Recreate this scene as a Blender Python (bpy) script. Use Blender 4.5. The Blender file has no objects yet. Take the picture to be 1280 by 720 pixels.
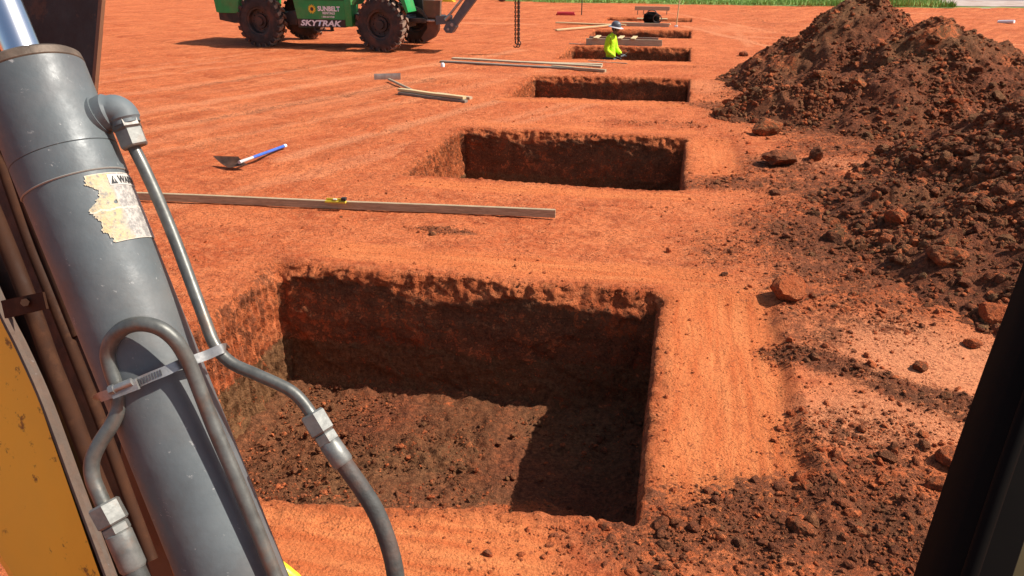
import bpy, bmesh, math, random
import numpy as np
from mathutils import Vector, Matrix
random.seed(7); RNG = np.random.default_rng(11)
S = bpy.context.scene; COL = S.collection
R = math.radians

# ------------------------------------------------------------------ camera
F = 1000.0; PITCH = R(23.03); YAW = R(11.7); CH = 2.6
FW = np.array([-math.sin(YAW)*math.cos(PITCH), math.cos(YAW)*math.cos(PITCH), -math.sin(PITCH)])
RT = np.array([math.cos(YAW), math.sin(YAW), 0.0]); UP = np.cross(RT, FW); CP = np.array([0, 0, CH])
cam = bpy.data.objects.new('camera', bpy.data.cameras.new('camera')); COL.objects.link(cam); S.camera = cam
cam.location = (0, 0, CH); cam.rotation_euler = (math.pi/2-PITCH, 0, YAW)
cam.data.sensor_width = 36; cam.data.lens = 36*F/1280; cam.data.clip_start = .02; cam.data.clip_end = 5000

def at(x, y, z=0.0):            # point of the photograph -> point on the level z of the site
    d = FW+RT*(x-640)/F-UP*(y-360)/F
    return CP+d*((z-CH)/d[2])
def dp(x, y, d):                # point at a true distance d (metres) in front of the cab
    return CP+(FW+RT*(x-640)/F-UP*(y-360)/F)*d

# ------------------------------------------------------------------ light
SUN_AZ = R(9); SUN_EL = R(48)   # azimuth from +X towards +Y
sd = Vector((math.cos(SUN_EL)*math.cos(SUN_AZ), math.cos(SUN_EL)*math.sin(SUN_AZ), math.sin(SUN_EL)))
w = bpy.data.worlds.new('World'); S.world = w; w.use_nodes = True
nt = w.node_tree; bg = nt.nodes['Background']; sk = nt.nodes.new('ShaderNodeTexSky')
sk.sky_type = 'NISHITA'; sk.sun_disc = False; sk.sun_elevation = SUN_EL; sk.sun_rotation = math.pi/2-SUN_AZ
sk.dust_density = 2.0
nt.links.new(sk.outputs[0], bg.inputs[0]); bg.inputs[1].default_value = .095
sl = bpy.data.lights.new('sun', 'SUN'); sl.energy = 5.0; sl.angle = R(.53); sl.color = (1, .955, .87)
so = bpy.data.objects.new('sun', sl); COL.objects.link(so); so.rotation_euler = sd.to_track_quat('Z', 'Y').to_euler()
S.view_settings.view_transform = 'Standard'; S.view_settings.look = 'None'; S.view_settings.gamma = 1
S.view_settings.exposure = 0.38

# ------------------------------------------------------------------ noise (numpy gradient noise)
_p = np.random.default_rng(5).permutation(256); _p = np.concatenate([_p, _p, _p])
_g = np.random.default_rng(6).normal(size=(256, 3)); _g /= np.linalg.norm(_g, axis=1)[:, None]
def gn(x, y, z=0.0):
    x, y, z = np.broadcast_arrays(np.asarray(x, float), y, z)
    xi, yi, zi = (np.floor(a).astype(int) for a in (x, y, z)); xf, yf, zf = x-xi, y-yi, z-zi
    xi &= 255; yi &= 255; zi &= 255
    u, v, t = (a*a*a*(a*(a*6-15)+10) for a in (xf, yf, zf))
    def c(i, j, k):
        h = _g[_p[_p[_p[(xi+i) & 255]+((yi+j) & 255)]+((zi+k) & 255)] & 255]
        return h[..., 0]*(xf-i)+h[..., 1]*(yf-j)+h[..., 2]*(zf-k)
    def l(a, b, q): return a+(b-a)*q
    return l(l(l(c(0,0,0), c(1,0,0), u), l(c(0,1,0), c(1,1,0), u), v), l(l(c(0,0,1), c(1,0,1), u), l(c(0,1,1), c(1,1,1), u), v), t)*1.6
def fbm(x, y, z=0.0, o=4, ridged=False):
    s = 0; a = 1; f = 1
    for i in range(o):
        n = gn(x*f+i*17.3, y*f+i*5.1, (z*f if not np.isscalar(z) else z)+i*3.7)
        s = s+a*((1-2*np.abs(n)) if ridged else n); a *= .5; f *= 2.03
    return s
def sm(e0, e1, x):
    t = np.clip((x-e0)/(e1-e0), 0, 1); return t*t*(3-2*t)

# ------------------------------------------------------------------ objects
def tag(o, label=None, cat=None, group=None, kind=None):
    if label: o['label'] = label
    if cat: o['category'] = cat
    if group: o['group'] = group
    if kind: o['kind'] = kind
    return o
def empty(name, loc=(0, 0, 0), rz=0, **k):
    o = bpy.data.objects.new(name, None); COL.objects.link(o); o.location = loc; o.rotation_euler = (0, 0, rz); o.empty_display_size = .1
    return tag(o, **k)
def link(name, me, mat=None, parent=None, **k):
    o = bpy.data.objects.new(name, me); COL.objects.link(o)
    if mat:
        for m in (mat if isinstance(mat, (list, tuple)) else [mat]): me.materials.append(m)
    if parent: o.parent = parent
    return tag(o, **k)
def np_mesh(name, V, Fq, smooth=True, attrs=None):
    me = bpy.data.meshes.new(name); V = np.asarray(V, np.float32); Fq = np.asarray(Fq, np.int32); n, k = Fq.shape
    me.vertices.add(len(V)); me.vertices.foreach_set('co', V.ravel())
    me.loops.add(n*k); me.loops.foreach_set('vertex_index', Fq.ravel())
    me.polygons.add(n); me.polygons.foreach_set('loop_start', np.arange(n, dtype=np.int32)*k)
    me.polygons.foreach_set('use_smooth', np.full(n, smooth)); me.update(calc_edges=True)
    for a, val in (attrs or {}).items():
        at_ = me.attributes.new(a, 'FLOAT', 'POINT'); at_.data.foreach_set('value', np.asarray(val, np.float32).ravel())
    return me
def bm_mesh(name, bm, smooth=False, autosmooth=None):
    me = bpy.data.meshes.new(name); bmesh.ops.recalc_face_normals(bm, faces=bm.faces)
    for f in bm.faces: f.smooth = smooth
    if autosmooth:
        for e in bm.edges:
            if len(e.link_faces) == 2 and e.calc_face_angle(0) > R(autosmooth): e.smooth = False
    bm.to_mesh(me); bm.free(); return me
def grid_faces(nx, ny, wrap=False):
    i = np.arange(nx if wrap else nx-1); j = np.arange(ny-1); I, J = np.meshgrid(i, j, indexing='ij'); I2 = (I+1) % nx
    return np.stack([I*ny+J, I2*ny+J, I2*ny+J+1, I*ny+J+1], -1).reshape(-1, 4)
def M4(origin, x, y, z):
    m = Matrix.Identity(4)
    for i, a in enumerate((x, y, z)):
        for j in range(3): m[j][i] = a[j]
    for j in range(3): m[j][3] = origin[j]
    return m
def frame_from(a, b, ref=(0, 0, 1)):
    a, b = Vector(a), Vector(b); z = (b-a).normalized(); r = Vector(ref)
    if abs(z.dot(r)) > .98: r = Vector((1, 0, 0))
    x = r.cross(z).normalized(); y = z.cross(x); return x, y, z
def box(bm, c, s, m=None, bev=.0, mi=0):
    r = bmesh.ops.create_cube(bm, size=1); vs = r['verts']
    for v in vs: v.co = Vector((v.co.x*s[0]+c[0], v.co.y*s[1]+c[1], v.co.z*s[2]+c[2]))
    fs = list({f for v in vs for f in v.link_faces})
    for f in fs: f.material_index = mi
    if bev:
        r2 = bmesh.ops.bevel(bm, geom=list({e for v in vs for e in v.link_edges}), offset=bev, segments=2, affect='EDGES', profile=.6)
        vs = list({v for f in r2['faces'] for v in f.verts} | {v for v in vs if v.is_valid})
    if m is not None:
        for v in vs: v.co = m @ v.co
    return vs
def cyl(bm, a, b, r, r2=None, n=24, caps=True, mi=0, rings=None):
    """surface of revolution between a and b; rings = [(t, radius)...]"""
    x, y, z = frame_from(a, b); a, b = Vector(a), Vector(b); r2 = r if r2 is None else r2
    rings = rings or [(0, r), (1, r2)]; prev = None
    for t, rr in rings:
        c = a.lerp(b, t); cur = [bm.verts.new(c+x*math.cos(2*math.pi*k/n)*rr+y*math.sin(2*math.pi*k/n)*rr) for k in range(n)]
        if prev:
            for k in range(n):
                f = bm.faces.new((prev[k], prev[(k+1) % n], cur[(k+1) % n], cur[k])); f.material_index = mi
        elif caps: bm.faces.new(cur[::-1]).material_index = mi
        prev = cur
    if caps: bm.faces.new(prev).material_index = mi
def spline(pts, n=8):
    P = [Vector(p) for p in pts]; P = [P[0]*2-P[1]]+P+[P[-1]*2-P[-2]]; out = []
    for i in range(1, len(P)-2):
        for k in range(n):
            t = k/n; a, b, c, d = P[i-1:i+3]
            out.append(.5*((2*b)+(c-a)*t+(2*a-5*b+4*c-d)*t*t+(3*b-a-3*c+d)*t**3))
    out.append(P[-2]); return out
def sweep(bm, pts, prof, ref=(0, 0, 1), closed_prof=True, scale=None, mi=0, caps=True):
    pts = [Vector(p) for p in pts]; n = len(pts); T = [(pts[min(i+1, n-1)]-pts[max(i-1, 0)]).normalized() for i in range(n)]
    x = Vector(ref).cross(T[0]).normalized() if abs(Vector(ref).dot(T[0])) < .98 else Vector((1, 0, 0)).cross(T[0]).normalized()
    prev = None; m = len(prof)
    for i in range(n):
        x = (x-T[i]*x.dot(T[i])).normalized(); y = T[i].cross(x); s = scale(i/(n-1)) if scale else 1
        cur = [bm.verts.new(pts[i]+x*p[0]*s+y*p[1]*s) for p in prof]
        if prev:
            for k in range(m if closed_prof else m-1):
                bm.faces.new((prev[k], prev[(k+1) % m], cur[(k+1) % m], cur[k])).material_index = mi
        elif caps and closed_prof: bm.faces.new(cur[::-1]).material_index = mi
        prev = cur
    if caps and closed_prof: bm.faces.new(prev).material_index = mi
def circ(r, n=16): return [(r*math.cos(2*math.pi*k/n), r*math.sin(2*math.pi*k/n)) for k in range(n)]
def prism(bm, poly, t, m, mi=0):
    """polygon (x,y) extruded by t along z, placed with matrix m"""
    a = [bm.verts.new(m @ Vector((p[0], p[1], 0))) for p in poly]; b = [bm.verts.new(m @ Vector((p[0], p[1], t))) for p in poly]
    k = len(poly); fs = [bm.faces.new(a[::-1]), bm.faces.new(b)]+[bm.faces.new((a[i], a[(i+1) % k], b[(i+1) % k], b[i])) for i in range(k)]
    for f in fs: f.material_index = mi

# ------------------------------------------------------------------ materials
class MT:
    def __init__(s, name):
        s.m = bpy.data.materials.new(name); s.m.use_nodes = True; s.t = s.m.node_tree; s.b = s.t.nodes['Principled BSDF']
        s.tc = s.t.nodes.new('ShaderNodeTexCoord')
    def n(s, ty, ins=None, **k):
        nd = s.t.nodes.new(ty)
        for a, v in k.items(): setattr(nd, a, v)
        for a, v in (ins or {}).items():
            if isinstance(v, bpy.types.NodeSocket): s.t.links.new(v, nd.inputs[a])
            else: nd.inputs[a].default_value = v
        return nd
    def noise(s, sc, det=4, rough=.55, vec=None, dist=0):
        return s.n('ShaderNodeTexNoise', {'Scale': sc, 'Detail': det, 'Roughness': rough, 'Distortion': dist, 'Vector': vec or s.tc.outputs['Object']}).outputs[0]
    def ramp(s, f, stops):
        r = s.n('ShaderNodeValToRGB', {0: f}); e = r.color_ramp.elements
        while len(e) < len(stops): e.new(.5)
        for i, (p, c) in enumerate(stops): e[i].position = p; e[i].color = (c if len(c) == 4 else (*c, 1)) if not isinstance(c, float) else (c, c, c, 1)
        return r.outputs[0]
    def mix(s, f, a, b, mode='MIX'):
        q = s.n('ShaderNodeMix', data_type='RGBA', blend_type=mode)
        for i, v in ((0, f), (6, a), (7, b)):
            if isinstance(v, bpy.types.NodeSocket): s.t.links.new(v, q.inputs[i])
            else: q.inputs[i].default_value = v if i == 0 else ((*v, 1) if len(v) == 3 else v)
        return q.outputs[2]
    def math(s, op, a, b=0.0):
        q = s.n('ShaderNodeMath', operation=op)
        for i, v in ((0, a), (1, b)):
            if isinstance(v, bpy.types.NodeSocket): s.t.links.new(v, q.inputs[i])
            else: q.inputs[i].default_value = v
        return q.outputs[0]
    def attr(s, n_): return s.n('ShaderNodeAttribute', attribute_name=n_).outputs['Fac']
    def bump(s, h, dist, st=1.0, prev=None):
        i = {'Height': h, 'Distance': dist, 'Strength': st}
        if prev: i['Normal'] = prev
        return s.n('ShaderNodeBump', i).outputs[0]
    def out(s, col, rough=.8, metal=0.0, nrm=None, spec=None):
        for k, v in (('Base Color', col), ('Roughness', rough), ('Metallic', metal), ('Normal', nrm), ('Specular IOR Level', spec)):
            if v is None: continue
            if isinstance(v, bpy.types.NodeSocket): s.t.links.new(v, s.b.inputs[k])
            else: s.b.inputs[k].default_value = (*v, 1) if isinstance(v, tuple) and len(v) == 3 else v
        return s.m
def plain(name, col, rough=.6, metal=0.0, var=.25, sc=20, bump=0.0, dust=0.0):
    t = MT(name); f = t.noise(sc, 5); c = t.mix(t.ramp(f, [(.3, 0.), (.7, 1.)]), tuple(v*(1-var) for v in col), tuple(min(1, v*(1+var)) for v in col))
    if dust: c = t.mix(t.ramp(t.noise(sc*.4, 6), [(.45, 0.), (.75, float(dust))]), c, (.36, .12, .05))
    return t.out(c, rough, metal, t.bump(t.noise(sc*3, 4), bump) if bump else None)

def soil_material():
    t = MT('red_clay_soil'); o = t.tc.outputs['Object']
    dark, olive, pale = t.attr('dark'), t.attr('olive'), t.attr('pale')
    n1 = t.noise(.9, 5, .6); n2 = t.noise(9, 5, .6); n3 = t.noise(70, 4, .65); n4 = t.noise(28, 5, .7)
    org = t.mix(t.ramp(n1, [(.34, 0.), (.66, 1.)]), (.54, .115, .036), (.72, .200, .070))
    org = t.mix(t.ramp(t.noise(2.3, 9, .74), [(.49, 0.), (.64, .8)]), org, (.38, .076, .026))
    org = t.mix(t.ramp(n2, [(.46, 0.), (.68, .75)]), org, (.74, .235, .092))
    org = t.mix(t.ramp(n4, [(.50, 0.), (.64, .8)]), org, (.27, .052, .018))
    mr = t.n('ShaderNodeMapping', {'Vector': o, 'Rotation': (0, 0, R(27))}); mp = t.n('ShaderNodeMapping', {'Vector': mr.outputs[0], 'Scale': (2.6, .22, 1)})
    stk = t.noise(1.6, 6, .68, mp.outputs[0]); far_ = t.attr('track')
    org = t.mix(t.math('MULTIPLY', far_, t.ramp(stk, [(.50, 0.), (.66, .6)])), org, (.36, .075, .024))
    org = t.mix(t.math('MULTIPLY', far_, t.ramp(stk, [(.32, .5), (.46, 0.)])), org, (.74, .26, .10))
    mp2 = t.n('ShaderNodeMapping', {'Vector': o, 'Scale': (9, .8, 1)}); mp3 = t.n('ShaderNodeMapping', {'Vector': o, 'Scale': (.7, 8, 1)})
    yd = t.attr('ydir'); sn_ = t.math('ADD', t.math('MULTIPLY', yd, t.noise(1.4, 6, .65, mp2.outputs[0])), t.math('MULTIPLY', t.math('SUBTRACT', 1.0, yd), t.noise(1.4, 6, .65, mp3.outputs[0])))
    scrc = t.mix(t.ramp(sn_, [(.36, 0.), (.66, 1.)]), (.64, .150, .044), (.80, .25, .084))
    scrc = t.mix(t.ramp(n4, [(.54, 0.), (.66, .6)]), scrc, (.40, .085, .03))
    org = t.mix(pale, org, t.mix(t.ramp(n4, [(.5, 0.), (.62, .7)]), (.78, .31, .145), (.48, .145, .065)))
    # crumbs: darker bits with own outline, colour also standing in for tiny pebble shadows
    vo = t.n('ShaderNodeTexVoronoi', {'Vector': o, 'Scale': 48.0, 'Randomness': 1.0})
    sp = t.math('MULTIPLY', t.ramp(vo.outputs['Distance'], [(.20, 1.), (.36, 0.)]), t.ramp(t.noise(5, 6, .7), [(.46, 0.), (.60, .85)]))
    org = t.mix(t.attr('scr'), t.mix(sp, org, (.17, .040, .018)), scrc)
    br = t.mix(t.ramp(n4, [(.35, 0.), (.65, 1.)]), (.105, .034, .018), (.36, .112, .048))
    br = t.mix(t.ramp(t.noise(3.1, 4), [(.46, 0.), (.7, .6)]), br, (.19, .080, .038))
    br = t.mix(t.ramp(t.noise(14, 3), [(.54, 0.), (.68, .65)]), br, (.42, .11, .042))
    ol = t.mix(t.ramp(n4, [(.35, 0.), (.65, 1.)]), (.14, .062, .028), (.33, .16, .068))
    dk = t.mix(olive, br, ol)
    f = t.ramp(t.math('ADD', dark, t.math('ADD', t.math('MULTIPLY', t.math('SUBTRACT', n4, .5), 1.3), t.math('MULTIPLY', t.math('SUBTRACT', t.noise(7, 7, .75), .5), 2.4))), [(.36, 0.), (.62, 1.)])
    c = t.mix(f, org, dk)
    c = t.mix(1.0, c, t.ramp(n3, [(.25, .7), (.5, 1.), (.8, 1.12)]), 'MULTIPLY')
    rg = t.attr('rough')
    b = t.bump(t.noise(22, 5, .65), t.math('ADD', .035, t.math('MULTIPLY', rg, .05)))
    b = t.bump(t.noise(85, 5, .7), t.math('ADD', .013, t.math('MULTIPLY', rg, .012)), 1, b)
    b = t.bump(t.ramp(vo.outputs['Distance'], [(.1, 1.), (.45, 0.)]), t.math('MULTIPLY', .006, t.ramp(t.noise(5, 3), [(.42, .15), (.6, 1.)])), 1, b)
    return t.out(c, .95, 0.0, b, .15)
SOIL = soil_material()
def wood_mat(name, a, b, dirt=.35):
    t = MT(name); mp = t.n('ShaderNodeMapping', {'Vector': t.tc.outputs['Object'], 'Scale': (3, 45, 45)})
    f = t.noise(1.6, 6, .65, mp.outputs[0], 1.2); c = t.mix(t.ramp(f, [(.32, 0.), (.66, 1.)]), a, b)
    c = t.mix(t.ramp(t.noise(3.5, 5), [(.45, 0.), (.75, dirt)]), c, (.34, .13, .06))
    return t.out(c, .8, 0, t.bump(f, .003))
W_GREY = wood_mat('weathered_lumber', (.36, .28, .17), (.54, .44, .29), .12); W_NEW = wood_mat('fresh_pine', (.50, .36, .17), (.66, .52, .28), .15)
W_BRN = wood_mat('brown_lumber', (.27, .19, .105), (.52, .39, .24), .15)
W_DK = wood_mat('dark_lumber', (.14, .115, .09), (.30, .25, .19), .2)

# ------------------------------------------------------------------ site: pits, ground
PX0, PX1 = -3.22, .10
PITS = [(-3.335, -.065, 3.22, 5.99, 1.13), (PX0+.04, PX1+.0, 9.27, 11.97, 1.1), (-3.10, .14, 15.12, 17.84, 1.05), (-3.06, .14, 20.94, 23.7, 1.02), (-2.96, .15, 26.57, 29.0, 1.0), (-3.0, .17, 32.67, 34.3, 1.0)]
def ell(x, y, c, r, rot=0, soft=.35):
    dx, dy = x-c[0], y-c[1]; ca, sa = math.cos(rot), math.sin(rot); u = (dx*ca+dy*sa)/r[0]; v = (-dx*sa+dy*ca)/r[1]
    return 1-sm(1-soft, 1+soft, np.sqrt(u*u+v*v)+.28*gn(x*1.7, y*1.7, 3.3))
def streak(x, y, a, b, wd, soft=.5):
    a = np.array(a[:2]); b = np.array(b[:2]); d = b-a; L = d@d; t = np.clip(((x-a[0])*d[0]+(y-a[1])*d[1])/L, 0, 1)
    q = np.hypot(x-a[0]-t*d[0], y-a[1]-t*d[1])/wd; return 1-sm(1-soft, 1+soft, q+.35*gn(x*2.3, y*2.3, 8.1))
DARKS = [('e', (.85, 3.38), (1.05, .40), R(8), 1.0), ('e', (1.9, 3.2), (.85, .6), 0, .95), ('e', (1.25, 4.0), (.45, .6), R(20), .6), ('e', (.05, 3.25), (.35, .4), 0, .7), ('s', at(985, 440), at(1235, 520), .17, .95), ('e', (1.12, 5.75), (.28, .62), 0, .62),
         ('e', (1.25, 7.1), (.5, .35), 0, .35), ('e', (2.25, 7.9), (1.35, 1.9), R(-35), 1.0), ('e', (1.9, 9.6), (1.2, .7), 0, .8), ('e', (1.45, 6.0), (.6, .35), 0, .55), ('e', (.75, 9.62), (.75, .3), R(5), .8), ('e', (1.5, 10.6), (.7, .6), 0, .75),
         ('e', (.85, 14.9), (.85, .5), 0, .75), ('e', (1.3, 15.9), (.6, 2.6), 0, .6), ('e', (3.4, 14.5), (2.3, 3.9), 0, .9), ('e', (4.6, 9.6), (2.2, 3.4), 0, .95), ('e', (1.6, 20), (.5, .5), 0, .4),
         ('e', (-.3, 13.1), (1.0, .25), 0, .4), ('e', (-2.2, 7.25), (.33, .1), 0, .8), ('e', (.25, 20.1), (.7, .25), 0, .3), ('e', (7.2, 24), (2.2, .4), 0, .35), ('e', (.05, 2.75), (.14, .5), R(-20), .7), ('e', (1.45, 6.6), (.22, .15), 0, .6)]
PALES = [('e', (1.95, 5.3), (.95, .62), R(-12), .7), ('e', (1.3, 4.45), (.55, .35), 0, .65), ('e', (2.1, 10.9), (.8, .35), 0, .5),
         ('e', (1.9, 7.0), (.8, .3), 0, .4), ('e', (.5, 17), (.4, .8), 0, .3), ('e', (8.6, 19), (.8, .35), 0, .5), ('e', (-6, 17), (3, .5), R(20), .2), ('e', (-8, 13), (2.4, .35), R(25), .2), ('e', (1.5, 30), (1.4, 1.2), 0, .3)]
SCR = [('s', (.42, 3.75), (.40, 5.95), .42, 1.0), ('s', (-3.4, 2.72), (-.75, 2.78), .42, 1.0), ('s', (-3.0, 6.5), (.3, 6.52), .22, .8), ('s', (-3.1, 8.9), (.1, 8.95), .17, .8), ('s', (.55, 10.3), (.5, 11.9), .3, .6),
       ('s', (-3.0, 12.5), (.2, 12.5), .16, .5), ('s', (-3.2, 14.75), (.1, 14.75), .15, .7), ('s', (-3.2, 20.5), (.1, 20.5), .16, .6), ('s', (-3.2, 26.2), (.1, 26.2), .16, .6)]
def scraped(x, y):
    p = np.zeros_like(x)
    for q in SCR: np.maximum(p, streak(x, y, q[1], q[2], q[3], .45)*q[4], out=p)
    return p
_q = np.random.default_rng(21); TRK = []
for _ in range(26):
    x0_, y0_ = _q.uniform(-19, -4.5), _q.uniform(7, 15); a_ = R(_q.uniform(14, 30)); L_ = _q.uniform(5, 12); TRK.append(((x0_, y0_), (x0_+math.sin(a_)*L_, y0_+math.cos(a_)*L_), _q.uniform(.08, .2), _q.uniform(-.55, .5)))
for _ in range(12):
    x0_, y0_ = _q.uniform(1.5, 6), _q.uniform(22, 30); a_ = R(_q.uniform(-25, 10)); L_ = _q.uniform(5, 12); TRK.append(((x0_, y0_), (x0_+math.sin(a_)*L_, y0_+math.cos(a_)*L_), _q.uniform(.1, .22), _q.uniform(-.6, .55)))
for _ in range(14):
    x0_, y0_ = _q.uniform(-14, 14), _q.uniform(24, 41); TRK.append(((x0_, y0_), (x0_+_q.uniform(4, 9), y0_+_q.uniform(-.8, .8)), _q.uniform(.1, .25), _q.uniform(-.5, .45)))
def tracks(x, y):
    d = np.zeros_like(x); p = np.zeros_like(x)
    for a, b, w_, v in TRK:
        m = (x > min(a[0], b[0])-1) & (x < max(a[0], b[0])+1) & (y > min(a[1], b[1])-1) & (y < max(a[1], b[1])+1)
        if m.any():
            k = streak(x[m], y[m], a, b, w_, .7)*abs(v); t_ = d if v > 0 else p; t_[m] = np.maximum(t_[m], k)
    return d, p
def ydir_(x, y): return sm(-.05, .05, x)*sm(3.2, 3.4, y)*(1-sm(6.0, 6.3, y))+sm(-.05, .1, x)*sm(9.3, 9.6, y)*(1-sm(12, 12.3, y))
def masks(x, y):
    d = np.zeros_like(x); p = np.zeros_like(x)
    for L, arr in ((DARKS, d), (PALES, p)):
        for q in L:
            v = (ell(x, y, q[1], q[2], q[3], .55) if q[0] == 'e' else streak(x, y, q[1], q[2], q[3], .6))*q[4]*(.82 if L is DARKS else 1); np.maximum(arr, v, out=arr)
    return d, p
def pit_dist(x, y):             # signed distance to the nearest pit outline (negative inside)
    D = np.full_like(x, 99.)
    for a, b, c, d, _ in PITS:
        qx = np.maximum(a-x, x-b); qy = np.maximum(c-y, y-d)
        D = np.minimum(D, np.hypot(np.maximum(qx, 0), np.maximum(qy, 0))+np.minimum(np.maximum(qx, qy), 0))
    return D
def ground_h(x, y, dk=None):
    if dk is None: dk = masks(x, y)[0]
    h = .022*fbm(x*.45, y*.45, 1.5, 3)+.007*fbm(x*3, y*3, 2.5, 3)
    h += .0055*fbm(x*16, y*16, 4.5, 3)*(1-.7*scraped(x, y))
    # wheel ruts sweeping across the open site
    r = x*.35+y+.9*gn(x*.12, y*.12, 7.7); tr = np.exp(-((np.mod(r, 2.3)-1.1)/.16)**2)
    amp = sm(-3.4, -5, x)*sm(5, 12, y)+sm(19, 24, y)*sm(1.2, 2.5, x)
    h -= amp*tr*(.03+.012*np.sin(x*38+r*4))
    h += dk*(.035*np.maximum(0, fbm(x*5, y*5, 6.1, 4)+.35)+.016*fbm(x*22, y*22, 9.2, 2))
    # scraped bench to the right of the first pit, with its crumbly far edge
    bench = (1-sm(.78, .92, x+.05*gn(y*2, x, 3)))*sm(-.1, .0, x)*(1-sm(5.95, 6.25, y))*sm(3.2, 3.7, y)
    h -= .05*bench; h += .012*np.exp(-((x-.9-.05*gn(y*2, 1, 3))/.06)**2)*(1-sm(5.9, 6.2, y))*sm(3.7, 4.0, y)*(1+1.2*fbm(x*12, y*12, 4, 2))
    b2 = (1-sm(.75, .95, x))*sm(.0, .1, x)*(1-sm(11.9, 12.2, y))*sm(9.9, 10.2, y); h -= .04*b2
    h += .0012*bench*np.sin(x*95+6*gn(x*3, y*.8, 2))
    return h
def axis(lo, hi, fine_lo, fine_hi, step, grow, cap=60):
    c = list(np.arange(fine_lo, fine_hi, step)); s = step; v = c[-1]
    while v < hi: s = min(s*(1+grow), cap); v += s; c.append(v)
    s = step; v = c[0]; pre = []
    while v > lo: s = min(s*(1+grow), cap); v -= s; pre.append(v)
    return np.array(pre[::-1]+c)
def soil_attrs(dk, pl, ol=0, rough=None, scr=0, track=0, ydir=0):
    z = np.zeros_like(dk); return dict(dark=dk, pale=pl, olive=z+ol, rough=dk if rough is None else rough, scr=z+scr, track=z+track, ydir=z+ydir)
def build_ground():
    xs = axis(-700, 700, -3.8, 3.2, .02, .022); ys = [2.35]
    while ys[-1] < 62: ys.append(ys[-1]+max(.017, .0043*ys[-1]))
    s = .3
    while ys[-1] < 1600: s = min(s*1.12, 60); ys.append(ys[-1]+s)
    pre = []; v = 2.35; s = .03
    while v > -60: s = min(s*1.25, 5); v -= s; pre.append(v)
    ys = np.array(pre[::-1]+ys)
    X, Y = np.meshgrid(xs, ys, indexing='ij'); dk, pl = masks(X, Y); Z = ground_h(X, Y, dk); D = pit_dist(X, Y)
    Z = Z-.035*(1-sm(.34, .44, D)); Z[(Y > 120)] = 0
    V = np.stack([X, Y, Z], -1).reshape(-1, 3); Fq = grid_faces(len(xs), len(ys))
    cx = (X[:-1, :-1]+X[1:, 1:])/2; cy = (Y[:-1, :-1]+Y[1:, 1:])/2; keep = (pit_dist(cx, cy) > .24).reshape(-1)
    td, tp_ = tracks(X, Y); Z = Z-.018*td-.010*tp_; V = np.stack([X, Y, Z], -1).reshape(-1, 3); dk = np.maximum(dk, td*.8); pl = np.maximum(pl, tp_)
    trk = np.clip(sm(-3.6, -5.2, X)*sm(6, 10, Y)+sm(18.5, 22, Y)*np.maximum(sm(1, 2.2, X), sm(-3.6, -5, X)), 0, 1)
    me = np_mesh('ground', V, Fq[keep][:, ::1], True, soil_attrs(dk, pl, 0, None, scraped(X, Y), trk, ydir_(X, Y)))
    link('ground', me, SOIL, kind='structure')
build_ground()

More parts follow.
